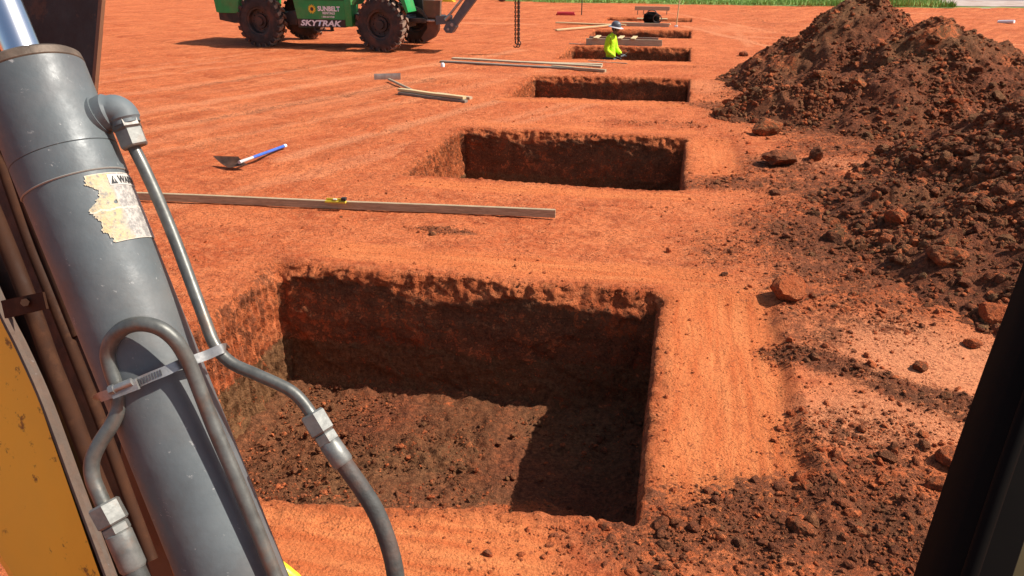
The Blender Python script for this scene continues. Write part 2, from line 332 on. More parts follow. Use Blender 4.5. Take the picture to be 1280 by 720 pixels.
def build_pit(i, P):
    x0, x1, y0, y1, dep = P; near = i == 0; st = [.016, .02, .03, .04, .06, .09][i]; rc = .03
    # outline, counter clockwise from the near left corner, with outward normals
    def side(a, b, nrm):
        a, b = np.array(a, float), np.array(b, float); n = max(8, int(np.linalg.norm(b-a)/st)); t = np.linspace(0, 1, n, endpoint=False)[:, None]
        return a+(b-a)*t, np.tile(nrm, (n, 1))
    def arc(c, a0):
        t = a0+np.linspace(0, math.pi/2, 5, endpoint=False); d = np.stack([np.cos(t), np.sin(t)], 1); return np.array(c)+rc*d, d
    seg = [side((x0+rc, y0), (x1-rc, y0), (0, -1)), arc((x1-rc, y0+rc), -math.pi/2), side((x1, y0+rc), (x1, y1-rc), (1, 0)), arc((x1-rc, y1-rc), 0),
           side((x1-rc, y1), (x0+rc, y1), (0, 1)), arc((x0+rc, y1-rc), math.pi/2), side((x0, y1-rc), (x0, y0+rc), (-1, 0)), arc((x0+rc, y0+rc), math.pi)]
    B = np.concatenate([s[0] for s in seg]); N = np.concatenate([s[1] for s in seg]); n = len(B)
    if near: B[:, 1] -= (.17*(1-sm(-1.9, -.5, B[:, 0]))+.03*gn(B[:, 0]*1.1, 3.3, 1))*(1-sm(y0+.02, y0+.5, B[:, 1]))
    left = np.clip(-N[:, 0], 0, 1); far = np.clip(N[:, 1], 0, 1); right = np.clip(N[:, 0], 0, 1); nearw = np.clip(-N[:, 1], 0, 1)
    ox = i*13.7
    # apron: rings outside the rim (s>0), then wall rings going down (s<0 => depth)
    lipn = fbm(B[:, 0]*2.2+ox, B[:, 1]*2.2, 5.5, 4); fine = fbm(B[:, 0]*11+ox, B[:, 1]*11, 2.2, 3)
    lip = np.clip(.025+.018*lipn+.012*fine+left*(.01+.035*fine+.02*lipn)+far*(.055+.025*lipn+.014*fine), .005, .2)
    bat = .06*far+(.03 if near else .10)*left+.015*right
    apr = [.46, .40, .34, .28, .23, .18, .14, .11, .08, .055, .035, .015]
    rows = []; A = {k: [] for k in ('dark', 'olive', 'pale', 'rough', 'scr', 'ydir')}
    for s in apr:
        q = B+N*(lip+bat+s)[:, None]; x, y = q[:, 0], q[:, 1]; dk, pl = masks(x, y); h = ground_h(x, y, dk)
        e = sm(.0, .12, s)*1.0
        h = h+(-.025 if s > .42 else 0)+.012*(1-sm(.1, .26, s))*(fbm(x*14, y*14, 3, 3)*.8+.3)-.006*(1-sm(0, .04, s))+.010*(1-sm(.02, .10, s))*fbm(x*24, y*24, 7, 2)
        rows.append(np.stack([x, y, h], 1)); A['dark'].append(dk*.9+.12*(1-sm(0, .1, s))); A['olive'].append(dk*0); A['pale'].append(pl); A['ydir'].append(ydir_(x, y)); A['scr'].append(scraped(x, y)*(.5+.5*sm(0, .12, s))); A['rough'].append(np.maximum(dk, .5*(1-sm(0, .15, s))))
    nv = int(dep/st/1.1)+4; vs = np.linspace(0, 1, nv)**1.15
    rim = rows[-1][:, 2]; lipd = (.125+.035*lipn+.10*np.clip(gn(B[:, 0]*.8+ox, B[:, 1]*.8, 1.1), -.5, 1)+.012*fine)*(.4+.6*far+.1*right+.2*left)
    lipd = np.maximum(lipd, .035)
    for v in vs[1:]:
        z = -(dep+.06)*v; d = -z
        x_, y_ = B[:, 0], B[:, 1]
        low = fbm(x_*1.3+ox, y_*1.3, d*1.3+4, 3); mid = fbm(x_*5+ox, y_*5, d*5, 4); hi = fbm(x_*18+ox, y_*18, d*14, 3)
        al = x_*far+x_*nearw+y_*(left+right)       # coordinate along the wall
        gp = np.mod(al*10.5+.5*gn(al*1.3, d*.8, 2), 1); groove = gp**1.6*(1-sm(.86, 1, gp))*1.3
        step = sm(.0, .05, gn(al*.8+ox, d*.9, 3.3))*.022+sm(.0, .04, gn(al*.55+7, d*1.6, 9.3)-.1)*.02
        g0 = sm(.0, .16, d); rag = fbm(al*9+ox, d*13, 6.6, 4); off = lip*np.clip(1-d/lipd, 0, 1)+bat*(1-v)+g0*(.012*low+.005*mid*(.3+far)+step*(.25+.25*far))+.006*hi*sm(0, .03, d)+far*.030*rag*sm(0, .03, d)*(1-sm(.12, .24, d))+far*g0*.014*(sm(0, .03, gn(al*1.7+ox, d*2.6, 4.4)-.15)+sm(0, .02, gn(al*2.9+ox, d*3.3, 9.4)-.25))+far*.005*fbm(al*4, d*16, 2.2, 4)+far*.004*fbm(al*26, d*26, 5.2, 3)
        off += left*((.036 if near else .075)*groove*sm(.0, .12, d)*(1-.5*sm(.3, .8, gn(al*.7, d*2, 4)+.3))+((.022 if near else .02)*mid+.014*hi)*g0)+right*.004*groove*g0
        slump = sm(.82, 1, v)*.05*(1+low); off -= slump
        q = B+N*off[:, None]; rows.append(np.stack([q[:, 0], q[:, 1], rim*(1-sm(0, .2, d))+z], 1))
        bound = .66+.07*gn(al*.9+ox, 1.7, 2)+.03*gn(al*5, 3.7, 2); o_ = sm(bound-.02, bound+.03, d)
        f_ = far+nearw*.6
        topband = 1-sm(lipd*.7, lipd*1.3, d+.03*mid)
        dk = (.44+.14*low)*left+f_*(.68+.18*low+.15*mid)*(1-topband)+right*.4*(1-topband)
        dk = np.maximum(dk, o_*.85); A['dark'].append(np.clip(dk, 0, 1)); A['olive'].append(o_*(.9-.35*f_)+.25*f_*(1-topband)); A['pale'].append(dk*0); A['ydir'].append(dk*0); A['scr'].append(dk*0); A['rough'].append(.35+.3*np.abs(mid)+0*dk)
    V = np.stack(rows, 1).reshape(-1, 3); nr = len(rows); Fq = grid_faces(n, nr, True)
    at_ = {k: np.stack(v, 1).reshape(-1) for k, v in A.items()}
    # floor
    fs = max(st, .018); gx = np.arange(x0-.25, x1+.2, fs); gy = np.arange(y0-(.34 if near else .15), y1+.2, fs); X, Y = np.meshgrid(gx, gy, indexing='ij')
    rg = np.clip(.65+.9*gn(X*.9+ox, Y*.9, 3), .12, 1.2)*(.45+.55*(1-sm(-1.35, -1.15, X)))
    Z = -dep+.03*fbm(X*.8+ox, Y*.8, 1, 2)+rg*(.052*fbm(X*5+ox, Y*5, 2, 4, False)+.022*np.maximum(0, fbm(X*13, Y*13, 8, 3)))+.012*fbm(X*30, Y*30, 8, 2)*rg
    edge = np.minimum(np.minimum(X-x0, x1-X), np.minimum(Y-y0, y1-Y)); Z += .06*(1-sm(0, .28, edge))*(.7+fbm(X*6, Y*6, 5, 3))
    o_patch = ell(X, Y, (-1.35+i*.3, y0+.55), (.36, .65), R(-15), .6)*.95+ell(X, Y, (-1.0, y0+1.2), (.5, .18), R(30), .5)*.8+.5*ell(X, Y, (-2.3, y0+.5), (.5, .2), .3, .5)
    dk = np.clip(.95-o_patch+.25*fbm(X*2+ox, Y*2, 3, 3), .1, 1.0); ol = np.clip(.32+.6*gn(X*1.1+ox, Y*1.1, 8), 0, 1)
    V2 = np.stack([X, Y, Z], -1).reshape(-1, 3); F2 = grid_faces(len(gx), len(gy))+len(V)
    for k, v in (('dark', dk), ('olive', ol), ('pale', dk*0), ('scr', dk*0), ('ydir', dk*0), ('rough', np.clip(rg, 0, 1))): at_[k] = np.concatenate([at_[k], v.reshape(-1)])
    Fq = np.concatenate([Fq[:, ::-1], F2])
    names = ['first dug square pit filling the foreground, with a rough brown floor', 'second dug square pit, just beyond the long board with the yellow level', 'third dug square pit, in front of the worker\'s pit', 'dug square pit in which the worker in lime stands', 'dug square pit just behind the worker, between grey form planks', 'farthest dug square pit, crossed by a pale plank near the grass']
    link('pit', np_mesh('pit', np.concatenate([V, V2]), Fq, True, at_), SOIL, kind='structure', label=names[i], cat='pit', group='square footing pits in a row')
for i, P in enumerate(PITS): build_pit(i, P)

# ------------------------------------------------------------------ clods
def clod_templates(sub, k, seed):
    rg = np.random.default_rng(seed); out = []
    for q in range(k):
        bm = bmesh.new(); bmesh.ops.create_icosphere(bm, subdivisions=sub, radius=1); V = np.array([v.co[:] for v in bm.verts]); Fc = np.array([[v.index for v in f.verts] for f in bm.faces]); bm.free()
        V *= (1+.22*fbm(V[:, 0]*1.3+q*9, V[:, 1]*1.3, V[:, 2]*1.3, 3))[:, None]
        for _ in range(6):
            nn = rg.normal(size=3); nn /= np.linalg.norm(nn); c = rg.uniform(.5, .85); dd = V@nn; V -= np.outer(np.maximum(0, dd-c)*.92, nn)
        V *= (1+.05*fbm(V[:, 0]*5+q*9, V[:, 1]*5, V[:, 2]*5, 3))[:, None]
        V *= rg.uniform([.85, .65, .5], [1.2, 1, .8]); out.append((V, Fc))
    return out
T0 = clod_templates(1, 8, 1); T1 = clod_templates(2, 10, 2); T2 = clod_templates(4, 12, 3)
def scatter(pos, size, T, dark, olive, sink=.25):
    """positions (n,3), sizes -> V, F, attrs of many clods"""
    n = len(pos); idx = RNG.integers(0, len(T), n); Vs, Fs, off, A = [], [], 0, []
    q = RNG.normal(size=(n, 4)); q /= np.linalg.norm(q, axis=1)[:, None]
    for k in range(len(T)):
        m = np.where(idx == k)[0]
        if not len(m): continue
        V, Fc = T[k]; w_, x, y, z = q[m].T
        Rm = np.stack([1-2*(y*y+z*z), 2*(x*y-z*w_), 2*(x*z+y*w_), 2*(x*y+z*w_), 1-2*(x*x+z*z), 2*(y*z-x*w_), 2*(x*z-y*w_), 2*(y*z+x*w_), 1-2*(x*x+y*y)], -1).reshape(-1, 3, 3)
        P = np.einsum('nij,vj->nvi', Rm, V)*size[m][:, None, None]; P[..., 2] *= .8; P += pos[m][:, None, :]; P[..., 2] += (size[m]*(.5-sink))[:, None]
        Vs.append(P.reshape(-1, 3)); nv = len(V); Fs.append((Fc[None]+off+(np.arange(len(m))*nv)[:, None, None]).reshape(-1, 3)); off += len(m)*nv
        A.append((np.repeat(dark[m], nv), np.repeat(olive[m], nv)))
    V = np.concatenate(Vs); dk = np.concatenate([a[0] for a in A]); ol = np.concatenate([a[1] for a in A])
    return V, np.concatenate(Fs), dk, ol
def quads2tris(Fq): return np.concatenate([Fq[:, [0, 1, 2]], Fq[:, [0, 2, 3]]])

# ------------------------------------------------------------------ dirt piles
def pile(cones, bounds, step, seed, nclod, label, toe=.25, fold=None):
    x0, x1, y0, y1 = bounds
    def H(X, Y):
        wx = X+.16*gn(X*1.1+seed, Y*1.1, 2)+.05*gn(X*4+seed, Y*4, 2); wy = Y+.16*gn(X*1.1+seed+9, Y*1.1, 6)
        h = np.full_like(X, -9.)
        for (cx, cy, hh, sx, sy, rd) in cones:
            r = np.hypot((wx-cx)/sx, (wy-cy)/sy); c = hh-np.sqrt(r*r+rd*rd)+rd
            k = 14; h = np.maximum(h, c)+0.0*k
        foot = sm(-.15, .35, h)
        h = h+foot*(.15*fbm(X*1.3+seed, Y*1.3, 3, 3)+.040*fbm(X*4.1+seed, Y*4.1, 3, 4)+.05*sm(0, .08, gn(X*1.4+seed, Y*1.4, 7.2))+.04*(fbm(X*1.9, Y*1.9+seed, 7, 3, True)-.4)+.013*fbm(X*13, Y*13+seed, 7, 3))
        h = h+toe*np.exp(-np.maximum(0, h)*5)*.35*(h > -.5)*(.5+gn(X*2, Y*2+seed, 4))
        return h
    gx = np.arange(x0, x1, step); gy = np.arange(y0, y1, step*1.25); X, Y = np.meshgrid(gx, gy, indexing='ij'); h = H(X, Y); Z = np.maximum(h, -.2)
    Fq = grid_faces(len(gx), len(gy)); hz = Z.reshape(-1); keep = hz[Fq].max(1) > -.12; Fq = Fq[keep]
    red = sm(.05, .45, fbm(X*.8+seed, Y*.8, 11, 3)); dk = np.clip(1.0-.55*red*sm(.2, .6, Z)-.15*sm(.25, .7, fbm(X*2.4+seed, Y*2.4, 5, 2)), .25, 1)
    ol = np.clip(.08+.9*gn(X*.5+seed, Y*.5, 8), 0, .8)
    V = np.stack([X, Y, Z], -1).reshape(-1, 3)
    # lumps lying on the slope, larger and thicker towards the foot
    sets = [(V, quads2tris(Fq), dk.reshape(-1), ol.reshape(-1))]
    for T, num, lo, hi in ((T0, int(nclod*1.5), .013, .040), (T1, int(nclod*.25), .035, .08), (T2, int(nclod*.012), .07, .17)):
        px = RNG.uniform(x0, x1, num*5); py = RNG.uniform(y0, y1, num*5); hh = H(px, py); dens = np.clip(sm(-.25, .3, gn(px*1.1+seed, py*1.1, 5)+.25*gn(px*4, py*4, 5)), .13, 1)
        pr_ = np.where(hh > -.06, (.35+.65*np.exp(-np.maximum(hh, 0)*1.9))*dens, 0); m = RNG.random(len(px)) < pr_; px, py, hh = px[m][:num], py[m][:num], np.maximum(hh[m][:num], 0)
        sz = lo*(hi/lo)**(RNG.random(len(px))**1.6); d_ = np.clip(RNG.normal(.8, .3, len(px)), .1, 1); o_ = np.clip(RNG.normal(.3, .35, len(px)), 0, 1)
        sets.append(scatter(np.stack([px, py, hh], 1), sz, T, d_, o_, .45))
    off = 0; VV, FF, D, O = [], [], [], []
    for v, f, d_, o_ in sets: VV.append(v); FF.append(f+off); off += len(v); D.append(d_); O.append(o_)
    D = np.concatenate(D); me = np_mesh('dirt_pile', np.concatenate(VV), np.concatenate(FF), False, dict(dark=D, olive=np.concatenate(O), pale=D*0, rough=D*0+.8))
    sm_ = np.zeros(len(me.polygons), bool); sm_[:len(Fq)*2] = True; me.polygons.foreach_set('use_smooth', sm_)
    link('dirt_pile', me, SOIL, label=label, cat='dirt pile', group='piles of dug soil along the pits')
pile([(3.55, 17.9, 1.62, 1.42, 1.45, .25), (4.9, 18.2, .95, 1.5, 1.4, .4)], (.5, 8.5, 14, 21.5), .03, 3, 9000, 'tallest dark soil pile, its pointed peak touching the grass strip')
pile([(4.25, 15.5, 1.36, 1.45, 1.45, .25), (4.75, 15.3, 1.28, 1.35, 1.4, .25), (2.2, 14.2, .66, 1.6, 1.3, .3), (3.4, 14.2, .8, 1.6, 1.5, .4)], (.6, 8.6, 11.2, 18.5), .025, 8, 15000, 'broad brown soil pile with a lumpy double crest, in front of the pointed pile')
pile([(5.4, 9.5, 1.6, 1.6, 1.9, .35), (5.3, 10.9, 1.05, 1.4, 1.2, .4), (3.1, 8.8, .40, 2.1, 1.5, .4), (4.1, 7.7, .72, 2.1, 2.1, .5)], (.9, 8.8, 5.0, 14), .022, 15, 26000, 'nearest dark soil pile, running out of the picture on the right')

# loose soil on the ground: countless crumbs
def crumbs():
    def samp(n, xr, yr, f):
        x = RNG.uniform(*xr, n); y = yr[0]*(yr[1]/yr[0])**RNG.random(n); m = RNG.random(n) < f(x, y); return x[m], y[m]
    sets = []
    for T, n, lo, hi in ((T0, 260000, .0045, .012), (T0, 60000, .011, .026), (T1, 9000, .022, .05)):
        def f(x, y):
            d = masks(x, y)[0]; base = .06*sm(-.5, .6, gn(x*1.1, y*1.1, 4)+.4*gn(x*5, y*5, 4))+.06*sm(-.4, .6, x)*sm(.1, .6, gn(x*1.3, y*1.3, 9))
            side = .10*np.exp(-np.maximum(0, np.abs(pit_dist(x, y)-.1)/.12)**2)
            return np.where(pit_dist(x, y) > .06, np.clip(d*np.clip(.5+gn(x*2.2, y*2.2, 1), .15, 1)*(1.3 if hi < .02 else .9)+(base+side)*(1 if hi < .02 else .35 if hi < .03 else .10), 0, 1), 0)
        x, y = samp(n, (-4.6, 4.4), (2.4, 20), f); dk = masks(x, y)[0]
        z = ground_h(x, y, dk); sz = lo*(hi/lo)**RNG.random(len(x)); d_ = np.clip(.15+dk*.8+RNG.normal(0, .25, len(x)), 0, 1)
        sets.append(scatter(np.stack([x, y, z], 1), sz, T, d_, np.clip(RNG.normal(.1, .25, len(x)), 0, 1), .3))
    off = 0; VV, FF, D, O = [], [], [], []
    for v, f_, d_, o_ in sets: VV.append(v); FF.append(f_+off); off += len(v); D.append(d_); O.append(o_)
    D = np.concatenate(D)
    link('loose_soil', np_mesh('loose_soil', np.concatenate(VV), np.concatenate(FF), False, dict(dark=D, olive=np.concatenate(O), pale=D*0, rough=D*0+.5)), SOIL, kind='stuff', label='loose soil crumbs strewn over the clay around the pits', cat='soil')
    sets = []
    for T, n, lo, hi in ((T0, 5200, .007, .018), (T1, 420, .018, .042)):
        x = RNG.uniform(-3.2, 0, n); y = RNG.uniform(3.2, 6.0, n); m = RNG.random(n) < np.clip(.35+.8*gn(x*1.1, y*1.1, 5)+.5*(x < -1.3)+.5*(y > 5.7), .05, 1); x, y = x[m], y[m]
        sets.append(scatter(np.stack([x, y, -1.11+0*x], 1), lo*(hi/lo)**RNG.random(len(x)), T, np.clip(RNG.normal(.8, .3, len(x)), 0, 1), RNG.random(len(x))*.8, .35))
    off = 0; VV, FF, D, O = [], [], [], []
    for v, f_, d_, o_ in sets: VV.append(v); FF.append(f_+off); off += len(v); D.append(d_); O.append(o_)
    D = np.concatenate(D)
    link('pit_soil', np_mesh('pit_soil', np.concatenate(VV), np.concatenate(FF), False, dict(dark=D, olive=np.concatenate(O), pale=D*0, rough=D*0+.5)), SOIL, kind='stuff', label='crumbled damp soil on the floor of the nearest pit', cat='soil')
crumbs()

def clod(px, py, r, dark, olive, label, flat=.75, z=None, k=0, group='single clay lumps on the ground'):
    p = at(px, py); V, Fc = T2[k % len(T2)]; V = V*r*1.15*np.array([1.1, 1, max(flat, .5)*1.15]); a = k*1.7; c, s_ = math.cos(a), math.sin(a); V = V@np.array([[c, -s_, 0], [s_, c, 0], [0, 0, 1]]).T
    V = V-np.array([0, 0, V[:, 2].min()*.72])
    me = np_mesh('clay_lump', V, Fc, False, dict(dark=np.full(len(V), dark), olive=np.full(len(V), olive), pale=np.zeros(len(V)), rough=np.full(len(V), .8)))
    o = link('clay_lump', me, SOIL, label=label, cat='clay lump', group=group); o.location = (p[0], p[1], (z if z is not None else float(ground_h(np.array(p[0]), np.array(p[1]))))); return o
for a in [(985, 374, .135, .22, 0, 'orange clay lump standing alone right of the first pit\'s far corner', 1, None, 1), (976, 207, .20, .75, .1, 'dark flat-topped clay lump, left of a pair beyond the second pit', .8, None, 2),
          (1019, 200, .12, .9, .3, 'rounded dark clay lump, right of a pair beyond the second pit', .9, None, 3), (958, 168, .19, .6, .6, 'olive brown boulder of clay at the left foot of the broad soil pile', .95, None, 4),
          (1190, 578, .085, .5, 0, 'rough reddish clay lump lying left of the black cab pillar', .9, None, 5), (1245, 405, .12, .3, 0, 'smooth reddish clay lump at the near foot of the nearest soil pile', .8, None, 6),
          (1000, 662, .07, .6, .2, 'brown clay lump in the dark soil right of the first pit, nearest to the cab', .7, None, 7), (1150, 462, .05, .7, .2, 'small dark clay lump in the soil streak left of the pillar', .8, None, 8),
          (1108, 575, .045, .9, .3, 'small blackish clay lump on the pale patch right of the first pit', .7, None, 9), (968, 245, .07, .8, .2, 'flat dark clay lump between the second pit and the nearest soil pile', .45, None, 10),
          (1008, 160, .13, .25, 0, 'orange clay lump at the foot of the broad soil pile', .6, None, 11), (1065, 225, .10, .3, .0, 'reddish clay lump in the gap between the two nearest soil piles', .6, None, 12),
          (840, 655, .045, .5, .1, 'small clay lump on the near edge of the first pit', .7, None, 13), (885, 655, .04, .3, 0, 'small orange clay lump beside the near right corner of the first pit', .7, None, 14),
          (1170, 608, .05, .6, .1, 'small brown clay lump close left of the rough reddish one by the pillar', .7, None, 15), (1040, 320, .05, .6, 0, 'small clay lump at the left foot of the nearest soil pile', .7, None, 16),
          (1215, 430, .06, .35, 0, 'second reddish clay lump at the near foot of the nearest soil pile', .8, None, 17), (930, 70, .12, .7, 0, 'dark clay lump at the left foot of the tallest soil pile', .7, None, 18),
          (905, 345, .035, .9, .2, 'thin dark clay chip beyond the first pit\'s right corner', .4, None, 19)]: clod(*a)
# ------------------------------------------------------------------ far setting: grass strip, road
def grass_mat():
    t = MT('field_grass'); n1 = t.noise(.25, 5, .6); n2 = t.noise(3, 5, .7)
    c = t.mix(t.ramp(n1, [(.35, 0.), (.65, 1.)]), (.16, .25, .05), (.27, .34, .09)); c = t.mix(t.ramp(n2, [(.5, 0.), (.75, .7)]), c, (.24, .23, .09))
    return t.out(c, .9, 0, t.bump(t.noise(8, 5, .7), .08))
GR = grass_mat()
def strip(name, pts_near, far_y, mat, z, nx=160, ny=12, x0=-300, x1=300):
    xs = np.concatenate([np.linspace(x0, -20, 20, endpoint=False), np.linspace(-20, 22, nx), np.linspace(22.5, x1, 20)]); e = pts_near(xs)
    t = np.linspace(0, 1, ny)**3; Y = e[:, None]+(far_y-e[:, None])*t[None]; X = np.repeat(xs[:, None], ny, 1)
    Z = np.full_like(X, z)+.02*fbm(X*.3, Y*.3, 3, 2)*0; Z[:, 0] -= .05
    return link(name, np_mesh(name, np.stack([X, Y, Z], -1).reshape(-1, 3), grid_faces(len(xs), ny), True), mat, kind='structure')
strip('field', lambda x: 43.2+.35*gn(x*.5, 1.3, 1)+.12*gn(x*3, 5, 1)+3*sm(-6, -14, x)+np.where(x > 13.5, 0, 0), 900, GR, .035, x1=12.4)
t = MT('worn_gravel'); GRAVEL = t.out(t.mix(t.ramp(t.noise(1.2, 6), [(.35, 0.), (.65, 1.)]), (.36, .24, .19), (.50, .40, .34)), .95, 0, t.bump(t.noise(20, 4), .02))
t = MT('old_asphalt'); ASPH = t.out(t.mix(t.ramp(t.noise(.8, 6), [(.35, 0.), (.65, 1.)]), (.17, .13, .12), (.25, .2, .19)), .9, 0, t.bump(t.noise(40, 3), .01))
def flat(name, x0, x1, y0, y1, z, mat, seed=0):
    xs = np.linspace(x0, x1, 160); ys = np.linspace(0, 1, 6); e = y0+.5*gn(xs*.4, seed, 2)+.15*gn(xs*2, seed, 5); Y = e[:, None]+(y1-e[:, None])*ys[None]; X = np.repeat(xs[:, None], 6, 1); Z = np.full_like(X, z); Z[:, 0] -= .05; Z[0, :] -= .05
    link(name, np_mesh(name, np.stack([X, Y, Z], -1).reshape(-1, 3), grid_faces(160, 6), True), mat, kind='structure')
flat('gravel_verge', 11.2, 80, 43.4, 49, .045, GRAVEL, 3); flat('road', 12.8, 120, 47.6, 60, .055, ASPH, 9)
def grass_blades():
    n = 16000; x = RNG.uniform(-14, 12.4, n); e = 43.2+.35*gn(x*.5, 1.3, 1)+3*sm(-6, -14, x); y = e+(RNG.random(n)**1.6)*7; 
    clump = gn(x*.35, y*.35, 3); h = RNG.uniform(.05, .16, n)*(1+.9*np.clip(clump, -.5, 1))*(1+1.3*sm(3, 9, x)); a = RNG.uniform(0, 2*math.pi, n); wd = .02+.02*RNG.random(n)
    dx, dy = np.cos(a)*wd, np.sin(a)*wd; lx, ly = RNG.normal(0, .05, n), RNG.normal(0, .05, n)
    V = np.stack([np.stack([x-dx, y-dy, 0*x+.03], 1), np.stack([x+dx, y+dy, 0*x+.03], 1), np.stack([x+lx+dx*.2, y+ly, h+.03], 1), np.stack([x+lx-dx*.2, y+ly, h+.03], 1)], 1).reshape(-1, 3)
    link('grass', np_mesh('grass', V, np.arange(4*n).reshape(-1, 4), False), GRB, kind='stuff', label='bright green grass along the far edge of the site', cat='grass')
t = MT('grass_blades'); GRB = t.out(t.mix(t.ramp(t.noise(.6, 5), [(.35, 0.), (.65, 1.)]), (.16, .31, .045), (.38, .50, .13)), .7)
grass_blades()

# ------------------------------------------------------------------ metal, paint, rubber
def paint(name, col, rough=.35, rust=0.0, scr=.0, dust=.0, dsc=2.5):
    t = MT(name); c = t.mix(t.ramp(t.noise(6, 5), [(.3, 0.), (.7, 1.)]), tuple(v*.86 for v in col), tuple(v*1.12 for v in col))
    if dust: c = t.mix(t.ramp(t.noise(dsc, 7, .65), [(.48, 0.), (.75, float(dust))]), c, (.34, .14, .07))
    if rust: c = t.mix(t.ramp(t.noise(18, 7, .7), [(.55, 0.), (.62, float(rust))]), c, (.11, .045, .02))
    if scr:
        mp = t.n('ShaderNodeMapping', {'Vector': t.tc.outputs['Object'], 'Scale': (22, 60, 38), 'Rotation': (.5, .8, .2)})
        c = t.mix(t.ramp(t.noise(1.5, 8, .75, mp.outputs[0]), [(.625, 0.), (.68, float(scr))]), c, (.55, .53, .5))
        c = t.mix(t.ramp(t.noise(9, 6, .7), [(.42, 0.), (.66, .5)]), c, tuple(v*.55 for v in col)); c = t.mix(t.ramp(t.noise(3.3, 7, .7), [(.5, 0.), (.72, .35)]), c, (.20, .175, .15))
    r = t.ramp(t.noise(12, 7, .7), [(.3, max(0, rough-.12)), (.7, min(1, rough+.24))])
    return t.out(c, r, 0, t.bump(t.noise(60, 4), .0006))
CYLP = paint('grey_machine_paint', (.108, .124, .128), .46, .05, .6, .12, 5); CYLS = paint('grey_weld_edge', (.30, .29, .26), .5)
RINGM = plain('rusty_end_ring', (.12, .085, .06), .6, .3, .5, 30, .001)
CHROME = MT('chrome_rod'); CHROME = CHROME.out((.80, .81, .83), .24, 1.0)
def steel(name, col, rough=.38, met=.4):
    t = MT(name); c = t.mix(t.ramp(t.noise(45, 5, .65), [(.4, 0.), (.68, .8)]), col, tuple(v*.5 for v in col)); c = t.mix(t.ramp(t.noise(14, 6, .7), [(.56, 0.), (.72, .5)]), c, (.26, .14, .08))
    return t.out(c, t.ramp(t.noise(30, 4), [(.3, rough-.06), (.7, rough+.15)]), met, t.bump(t.noise(90, 3), .0004))
TUBE = steel('dull_steel_tube', (.15, .148, .132), .38); NUT = steel('plated_steel_fitting', (.21, .208, .19), .46); STRAP = steel('bright_steel_strap', (.34, .335, .32), .36, .6)
DNUT = steel('dark_steel_nut', (.13, .115, .10), .4)
HOSE = plain('black_rubber_hose', (.050, .049, .044), .65, 0, .25, 60, .0008, .25); t = MT('black_rubber'); RUB = t.out(t.mix(t.noise(30, 4), (.003, .0028, .0025), (.006, .005, .004)), .7, 0, None, .07)
BOOM = paint('dark_boom_steel', (.028, .017, .013), .7, .6, 0, .12, 5); LITRUST = paint('lit_rust_brown_steel', (.20, .085, .04), .7, .5, 0, .3, 9); OLDTUBE = paint('dirty_brown_tube', (.045, .017, .008), .75, .3, 0, .10, 12); OLDTUBE.node_tree.nodes['Principled BSDF'].inputs['Specular IOR Level'].default_value = .2
GREYRAIL = paint('dirty_grey_rail', (.12, .080, .055), .6, .5, .2, .3, 12)
def yellow():
    t = MT('worn_yellow_paint'); c = t.mix(t.ramp(t.noise(4, 5), [(.3, 0.), (.7, 1.)]), (.84, .47, .035), (.95, .60, .055)); c = t.mix(t.ramp(t.noise(22, 6, .7), [(.60, 0.), (.66, .85)]), c, (.07, .035, .02))
    return t.out(t.mix(t.ramp(t.noise(2, 6), [(.5, 0.), (.8, .5)]), c, (.3, .14, .05)), .45)
YEL = yellow()

# ------------------------------------------------------------------ the digging machine seen from its cab
ROOT = (-.75, .95, 0.0)
exc = empty('excavator', ROOT, label='excavator seen from its cab, with grey hydraulic cylinder, steel tubes, yellow panel and black pillar', cat='excavator')
def epart(name, bm, mat, sub=None, smooth=False, autos=35, **k):
    me = bm_mesh(name, bm, smooth or autos is not None, autos); o = link(name, me, mat, sub or exc, **k)
    if sub is None: o.location = [-v for v in ROOT]
    return o
A = Vector(dp(36, 85, .975)); B = Vector(dp(332, 820, 1.0)); ax = (B-A).normalized(); L = (B-A).length; RAD = .0605
tocam = (Vector(CP)-A); e1 = (Vector(CP)-(A+B)/2); e1 = (e1-ax*e1.dot(ax)).normalized(); e2 = ax.cross(e1).normalized()
if e2.dot(Vector(RT)) < 0: e2 = -e2
def cylp(th, s, r): return A+ax*s+(e1*math.cos(th)+e2*math.sin(th))*r
def lathe(bm, prof, n=72, mi=0):     # prof = [(s, r)] along the barrel axis
    prev = None
    for s, r in prof:
        cur = [bm.verts.new(cylp(2*math.pi*k/n, s, r)) for k in range(n)]
        if prev:
            for k in range(n): bm.faces.new((prev[k], prev[(k+1) % n], cur[(k+1) % n], cur[k])).material_index = mi
        prev = cur
bm = bmesh.new(); b1, b2 = .117, .156
lathe(bm, [(.010, .03), (.010, RAD+.0012), (b1-.0008, RAD+.0012), (b1, RAD+.0002), (b1+.0008, RAD+.0012), (b2-.003, RAD+.0012), (b2-.001, RAD-.0004), (b2, RAD-.0004), (L+.45, RAD-.0004), (L+.45, .02)])
barrel = epart('hydraulic_cylinder', bm, CYLP)
bm = bmesh.new(); lathe(bm, [(b2-.0030, RAD+.0010), (b2-.0022, RAD+.0016), (b2-.0010, RAD+.0004)]); epart('weld_ring', bm, CYLS, barrel)
bm = bmesh.new(); lathe(bm, [(-.004, .022), (-.004, RAD-.003), (-.001, RAD+.0005), (.008, RAD+.0015), (.010, RAD), (.010, .03)]); epart('end_ring', bm, RINGM, barrel)
bm = bmesh.new(); rod0 = A+ax*.03; rod1 = A-ax*.45; cyl(bm, rod0, rod1, .0215, n=64); epart('piston_rod', bm, CHROME, barrel)
bm = bmesh.new(); lathe(bm, [(-.012, .0216), (-.012, .027), (-.004, .030)], 48); epart('rod_seal', bm, RUB, barrel)
